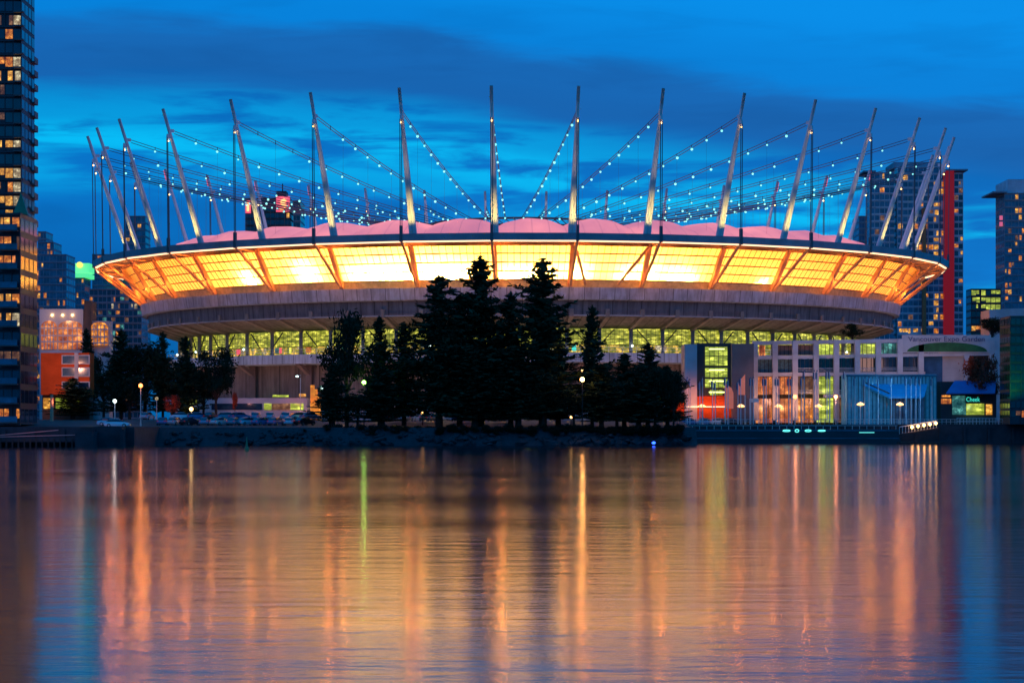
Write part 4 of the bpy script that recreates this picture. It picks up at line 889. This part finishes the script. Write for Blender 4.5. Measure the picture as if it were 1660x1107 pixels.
# hedge of shrubs and boulders along the bank
c_, t_ = proto('leaf', 8)
hm = c_.copy(); hm.materials.clear(); hm.materials.append(M['hedge'])
for i in range(48):
    px = 236+18.4*i; d = 422.5+rnd.uniform(0, 2); s_ = rnd.uniform(.30, .42)
    e = bpy.data.objects.new('shrub', hm); COL.objects.link(e); e.location = (X(px, d), d, 3.0-1.9*s_*4+rnd.uniform(-.2, .2)); e.scale = (s_*1.4, s_, s_*.95 if px > 520 else s_*.72); e.rotation_euler = (0, 0, rnd.uniform(0, 6))
    tag(e, 'low dark shrub in the hedge along the top of the bank', 'shrub', 'shrubs along the bank')
def rock_mesh(seed):
    rr = random.Random(seed); g = MB(); ph = [rr.uniform(0, 6) for _ in range(6)]; n, m_ = 9, 6
    for i in range(m_+1):
        for k_ in range(n):
            th = 2*math.pi*k_/n; f = math.pi*i/m_; q = 1+.22*math.sin(2*th+ph[0]+f)+.16*math.sin(3*f+ph[1])+.12*math.sin(3*th+ph[2])
            g.v.append((q*math.sin(f)*math.cos(th), q*.8*math.sin(f)*math.sin(th), q*.62*math.cos(f)))
    for i in range(m_):
        for k_ in range(n): g.f.append((i*n+k_, (i+1)*n+k_, (i+1)*n+(k_+1) % n, i*n+(k_+1) % n)); g.uv.append([(0,0)]*4)
    o = g.build('boulder', M['rock']); me = o.data; bpy.data.objects.remove(o); return me
rks = [rock_mesh(i) for i in range(5)]
for i in range(190):
    x = rnd.uniform(-66, 34); f = rnd.random(); s_ = rnd.uniform(.45, 1.1)*(1.25-.5*f)
    o = bpy.data.objects.new('boulder', rks[i % 5]); COL.objects.link(o); o.location = (x, shore(x)-2.6+3.6*f, -.1+2.6*f); o.scale = (s_*1.2, s_, s_); o.rotation_euler = (rnd.uniform(-.4, .4), rnd.uniform(-.4, .4), rnd.uniform(0, 6))
    tag(o, 'dark wet boulder in the rock bank at the water edge', 'boulder', 'boulders of the rock bank')
# ------------------------------------------------------------------ cars
carm = {n: mat('car_paint_'+n, c, .28, .3, var=0) for n, c in {'blue': (.10, .18, .36), 'silver': (.5, .54, .6), 'white': (.72, .70, .72), 'black': (.02, .022, .028), 'steel': (.25, .34, .46), 'teal': (.08, .24, .32)}.items()}
def car_root():
    t = bpy.data.objects.new('parked_car', None); COL.objects.link(t); L2, W2 = 2.25, .88
    def loft(secs, m, name):
        g = MB(); b = 0
        for x, w_, z0, z1 in secs: g.v += [(x, -w_, z0), (x, w_, z0), (x, w_*1.0, (z0+z1)/2), (x, w_*.9, z1), (x, -w_*.9, z1), (x, -w_, (z0+z1)/2)]
        for i in range(len(secs)-1):
            for k_ in range(6): g.f.append((i*6+k_, i*6+(k_+1) % 6, (i+1)*6+(k_+1) % 6, (i+1)*6+k_)); g.uv.append([(0,0)]*4)
        g.f.append(tuple(range(6))); g.uv.append([(0,0)]*6); e = (len(secs)-1)*6; g.f.append(tuple(e+5-k_ for k_ in range(6))); g.uv.append([(0,0)]*6)
        return g.build(name, m, None)
    body = loft([(-2.25,.70,.42,.72),(-2.15,.84,.28,.88),(-1.5,.88,.22,.95),(0,.9,.2,.96),(1.1,.89,.22,.92),(1.9,.84,.26,.80),(2.2,.72,.36,.66)], carm['blue'], 'body'); body.parent = t
    cabin = loft([(-1.95,.66,.90,.94),(-1.25,.74,.93,1.38),(-.2,.76,.94,1.47),(.45,.74,.93,1.40),(1.15,.70,.88,.93)], M['glass'], 'windows'); cabin.parent = t
    rf = loft([(-1.28,.62,1.36,1.41),(-.2,.66,1.44,1.50),(.48,.62,1.37,1.42)], carm['blue'], 'roof'); rf.parent = t
    for x in (-1.35, 1.35):
        for s in (-1, 1):
            w_ = MB().tube([(x, s*.70, .33), (x, s*.92, .33)], .33, 14).build('wheel', M['rubber']); w_.parent = t
            h = MB().tube([(x, s*.91, .33), (x, s*.935, .33)], .2, 10).build('rim', M['chrome']); h.parent = w_
    for s in (-1, 1):
        h = MB().box(2.08, 2.2, s*.6-.16, s*.6+.16, .58, .72).build('headlight', M['white']); h.parent = t
        h = MB().box(-2.24, -2.14, s*.62-.14, s*.62+.14, .68, .84).build('tail_light', M['red']); h.parent = t
    return t
car0 = car_root(); used = False
def car(px, d, rz, colr, label, group, z=None, s=1.0):
    global used
    c = car0 if not used else clone(car0); used = True
    x = X(px, d); c.location = (x, d, gz(x, d) if z is None else z); c.rotation_euler = (0, 0, rz); c.scale = (s, s, s)
    for ch in c.children:
        if ch.name.startswith(('body', 'roof')): ch.material_slots[0].link = 'OBJECT'; ch.material_slots[0].material = carm[colr]
    tag(c, label, 'car', group)
car(190, 406.5, 0, 'white', 'white car parked side on by the quay under the white lamp', None, 3.35)
car(178, 411, 0, 'silver', 'silver car parked directly behind the white one', None, 3.6)
GP = 'cars in the lot below the stadium'
carz = lambda x, d: max(gz(x, d), 3.4+(d-428)*.055)
cols2 = ['blue', 'silver', 'black', 'steel', 'white', 'teal', 'silver', 'blue']
for i, px in enumerate((262, 284, 309, 331, 355, 377, 402, 424, 449, 470, 495)):
    car(px+rnd.uniform(-2, 2), 430+rnd.uniform(0, 1), R(70+rnd.uniform(-25, 25)), cols2[i % 8], '%s car in the front row below the stadium, %s' % (cols2[i % 8], ('number %d from the left' % (i+1)) if False else ['at its left end','second from the left','third from the left','left of the middle','before the narrow russet bush','just right of the russet bush','in the middle of the row','right of the middle','third from the right','second from the right','beside the orange gateway'][i]), GP, 3.7)
for i, px in enumerate((240, 296, 320, 343, 368, 391, 414, 438, 462, 486, 505)):
    car(px+rnd.uniform(-2, 2), 445+rnd.uniform(0, 1), R(90+rnd.uniform(-90, 20)), cols2[(i*3+1) % 8], '%s car in the back row below the stadium, %s' % (cols2[(i*3+1) % 8], ['at its left end','second from the left','third from the left','behind the wide tree','before the wall lamp','left of the narrow russet bush','in the middle','right of the middle','under the arm lamp','second from the right','at its right end'][i]), GP, 4.75)
for i, px in enumerate((640, 664, 690, 708, 742, 758, 805, 822)):
    car(px, 452, R(80), cols2[(i+3) % 8], '%s car glimpsed under the conifers, %s' % (cols2[(i+3) % 8], ['leftmost','second from the left','beside the yellow lamp','right of the yellow lamp','fourth from the right','third from the right','second from the right','rightmost'][i]), 'cars glimpsed beneath the trees', 4.5)
for i, px in enumerate((1120, 1143, 1166, 1184)):
    car(px, 485, R(10*i), ['blue','steel','white','black'][i], '%s car below the entrance tower behind the poles' % ['blue','steel blue','white','black'][i], 'cars by the entrance tower', 3.75)
# ------------------------------------------------------------------ boat, gangway, buoy, signs
d = 470
rt = empty('moored_barge', (X(1280, d), d, 0), 'long dark barge moored along the right quay with teal porthole lights', 'barge')
MB().prism([(X(1105, d), .1), (X(1112, d), 2.9), (X(1450, d), 2.9), (X(1456, d), .1), (X(1440, d), -.5), (X(1115, d), -.5)], d-4, d+3).build('hull', M['navy'], rt)
MB().box(X(1108, d), X(1452, d), d-4.15, d-4.0, 2.55, 2.75).box(X(1108, d), X(1452, d), d-4.2, d-4, 1.0, 1.12).build('rubbing_strake', M['glassb'], rt)
g = MB().box(X(1105, d), X(1450, d), d-3.6, d-3.5, 3.6, 3.7)
for i in range(30): g.box(X(1108+11.7*i, d), X(1108+11.7*i, d)+.1, d-3.6, d-3.5, 2.9, 3.7)
g.build('deck_rail', M['steel'], rt)
for px, wd, ht in ((1275, 6, 1.2), (1292, 3, 2.2), (1310, 5, 1.4), (1332, 6, .9)):
    pts = [(X(px+wd*math.cos(t*.5236), d-4.3), d-4.3, Z(698+ht*math.sin(t*.5236), d-4.3)) for t in range(13)]
    MB().tube(pts, .10, 5, False).build('porthole_light', glow('teal_ring', (.15, .9, .8), 1.3) if px == 1275 else bpy.data.materials['teal_ring'], rt)
MB().box(X(1388, d), X(1412, d), d-4.35, d-4.2, Z(701.3, d), Z(700.3, d)).build('strip_light', bpy.data.materials['teal_ring'], rt)
rt = empty('gangway', (X(1488, 468), 468, 0), 'sloping gangway strung with bright warm bulbs down to the water', 'gangway')
A_ = Vector((X(1458, 466), 466, Z(704, 466))); B_ = Vector((X(1518, 470), 470, Z(694, 470)))
MB().beam(A_, B_, 1.6, .25).build('deck', M['timber'], rt)
g = MB(); up = Vector((0, 0, 1.5))
g.beam(A_+up, B_+up, .14, .14)
for i in range(13): p_ = A_+(B_-A_)*i/12; g.beam(p_, p_+up, .08, .08, up=(0, 1, 0))
g.build('handrail', M['white'], rt)
for i in range(5):
    p_ = A_+(B_-A_)*(.33+.16*i)+Vector((0, -.5, 1.05)); MB().ball(tuple(p_), .34, 8, 6).build('bulb', M['g_warm'], rt); plight(p_+Vector((0, -.6, 0)), (1, .42, .12), 35, .2)
MB().box(X(1455, 466), X(1530, 466), 464.5, 471.5, -.6, .35).build('pontoon', M['timber'], rt)
d = 95*4
rt = empty('channel_buoy', (X(400, 330), 330, 0), 'small green channel buoy floating on the calm water', 'buoy')
yb = 330; xb = X(400, yb)
MB().lathe((xb, yb, -.2), [(.15, 0), (.34, .15), (.34, .6), (.22, .75)], 12).build('float', M['green'], rt)
MB().lathe((xb, yb, .55), [(.2, 0), (.1, .8), (.03, 1.5)], 8).build('topmark', M['green'], rt)
rt = empty('notice_board', (X(1222, 481), 481, 3.9), 'white notice board on two posts in front of the grid building', 'sign')
MB().box(X(1215, 481), X(1230, 481), 481, 481.1, Z(652, 481), Z(646, 481)).build('panel', M['white'], rt)
MB().box(X(1215, 481), X(1215, 481)+.12, 481.1, 481.2, 3.3, Z(646, 481)).box(X(1230, 481)-.12, X(1230, 481), 481.1, 481.2, 3.3, Z(646, 481)).build('posts', M['white'], rt)
# left jetty; the pink light on its rails is put into their colour
d = 388
rt = empty('jetty_ramp', (X(70, d), d, 0), 'long low jetty with pink lit handrails at the left shore', 'jetty')
MB().box(X(-60, d), X(152, d), d-3, d+1, .9, 1.5).build('deck', M['quay'], rt)
g = MB()
for i in range(22): g.box(X(-60+9.6*i, d)-.12, X(-60+9.6*i, d)+.12, d-3.1, d-2.9, -1, 1.5)
g.build('piles', M['timber'], rt)
g = MB().beam((X(-40, d), d-2.9, Z(709, d)), (X(100, d), d-2.9, Z(697, d)), .14, .14).beam((X(0, d), d-2.9, Z(708, d)), (X(135, d), d-2.9, Z(704.5, d)), .14, .14)
g.build('handrail', mat('pink_lit_rail', (.6, .28, .25), .5, var=.1), rt)
MB().box(X(128, d), X(156, d), d-3.5, d+2, -.5, 2.6).build('pier_head', M['quay'], rt)
wash((X(60, d), d-9, 6), (1, .35, .3), 300, 8, -4)
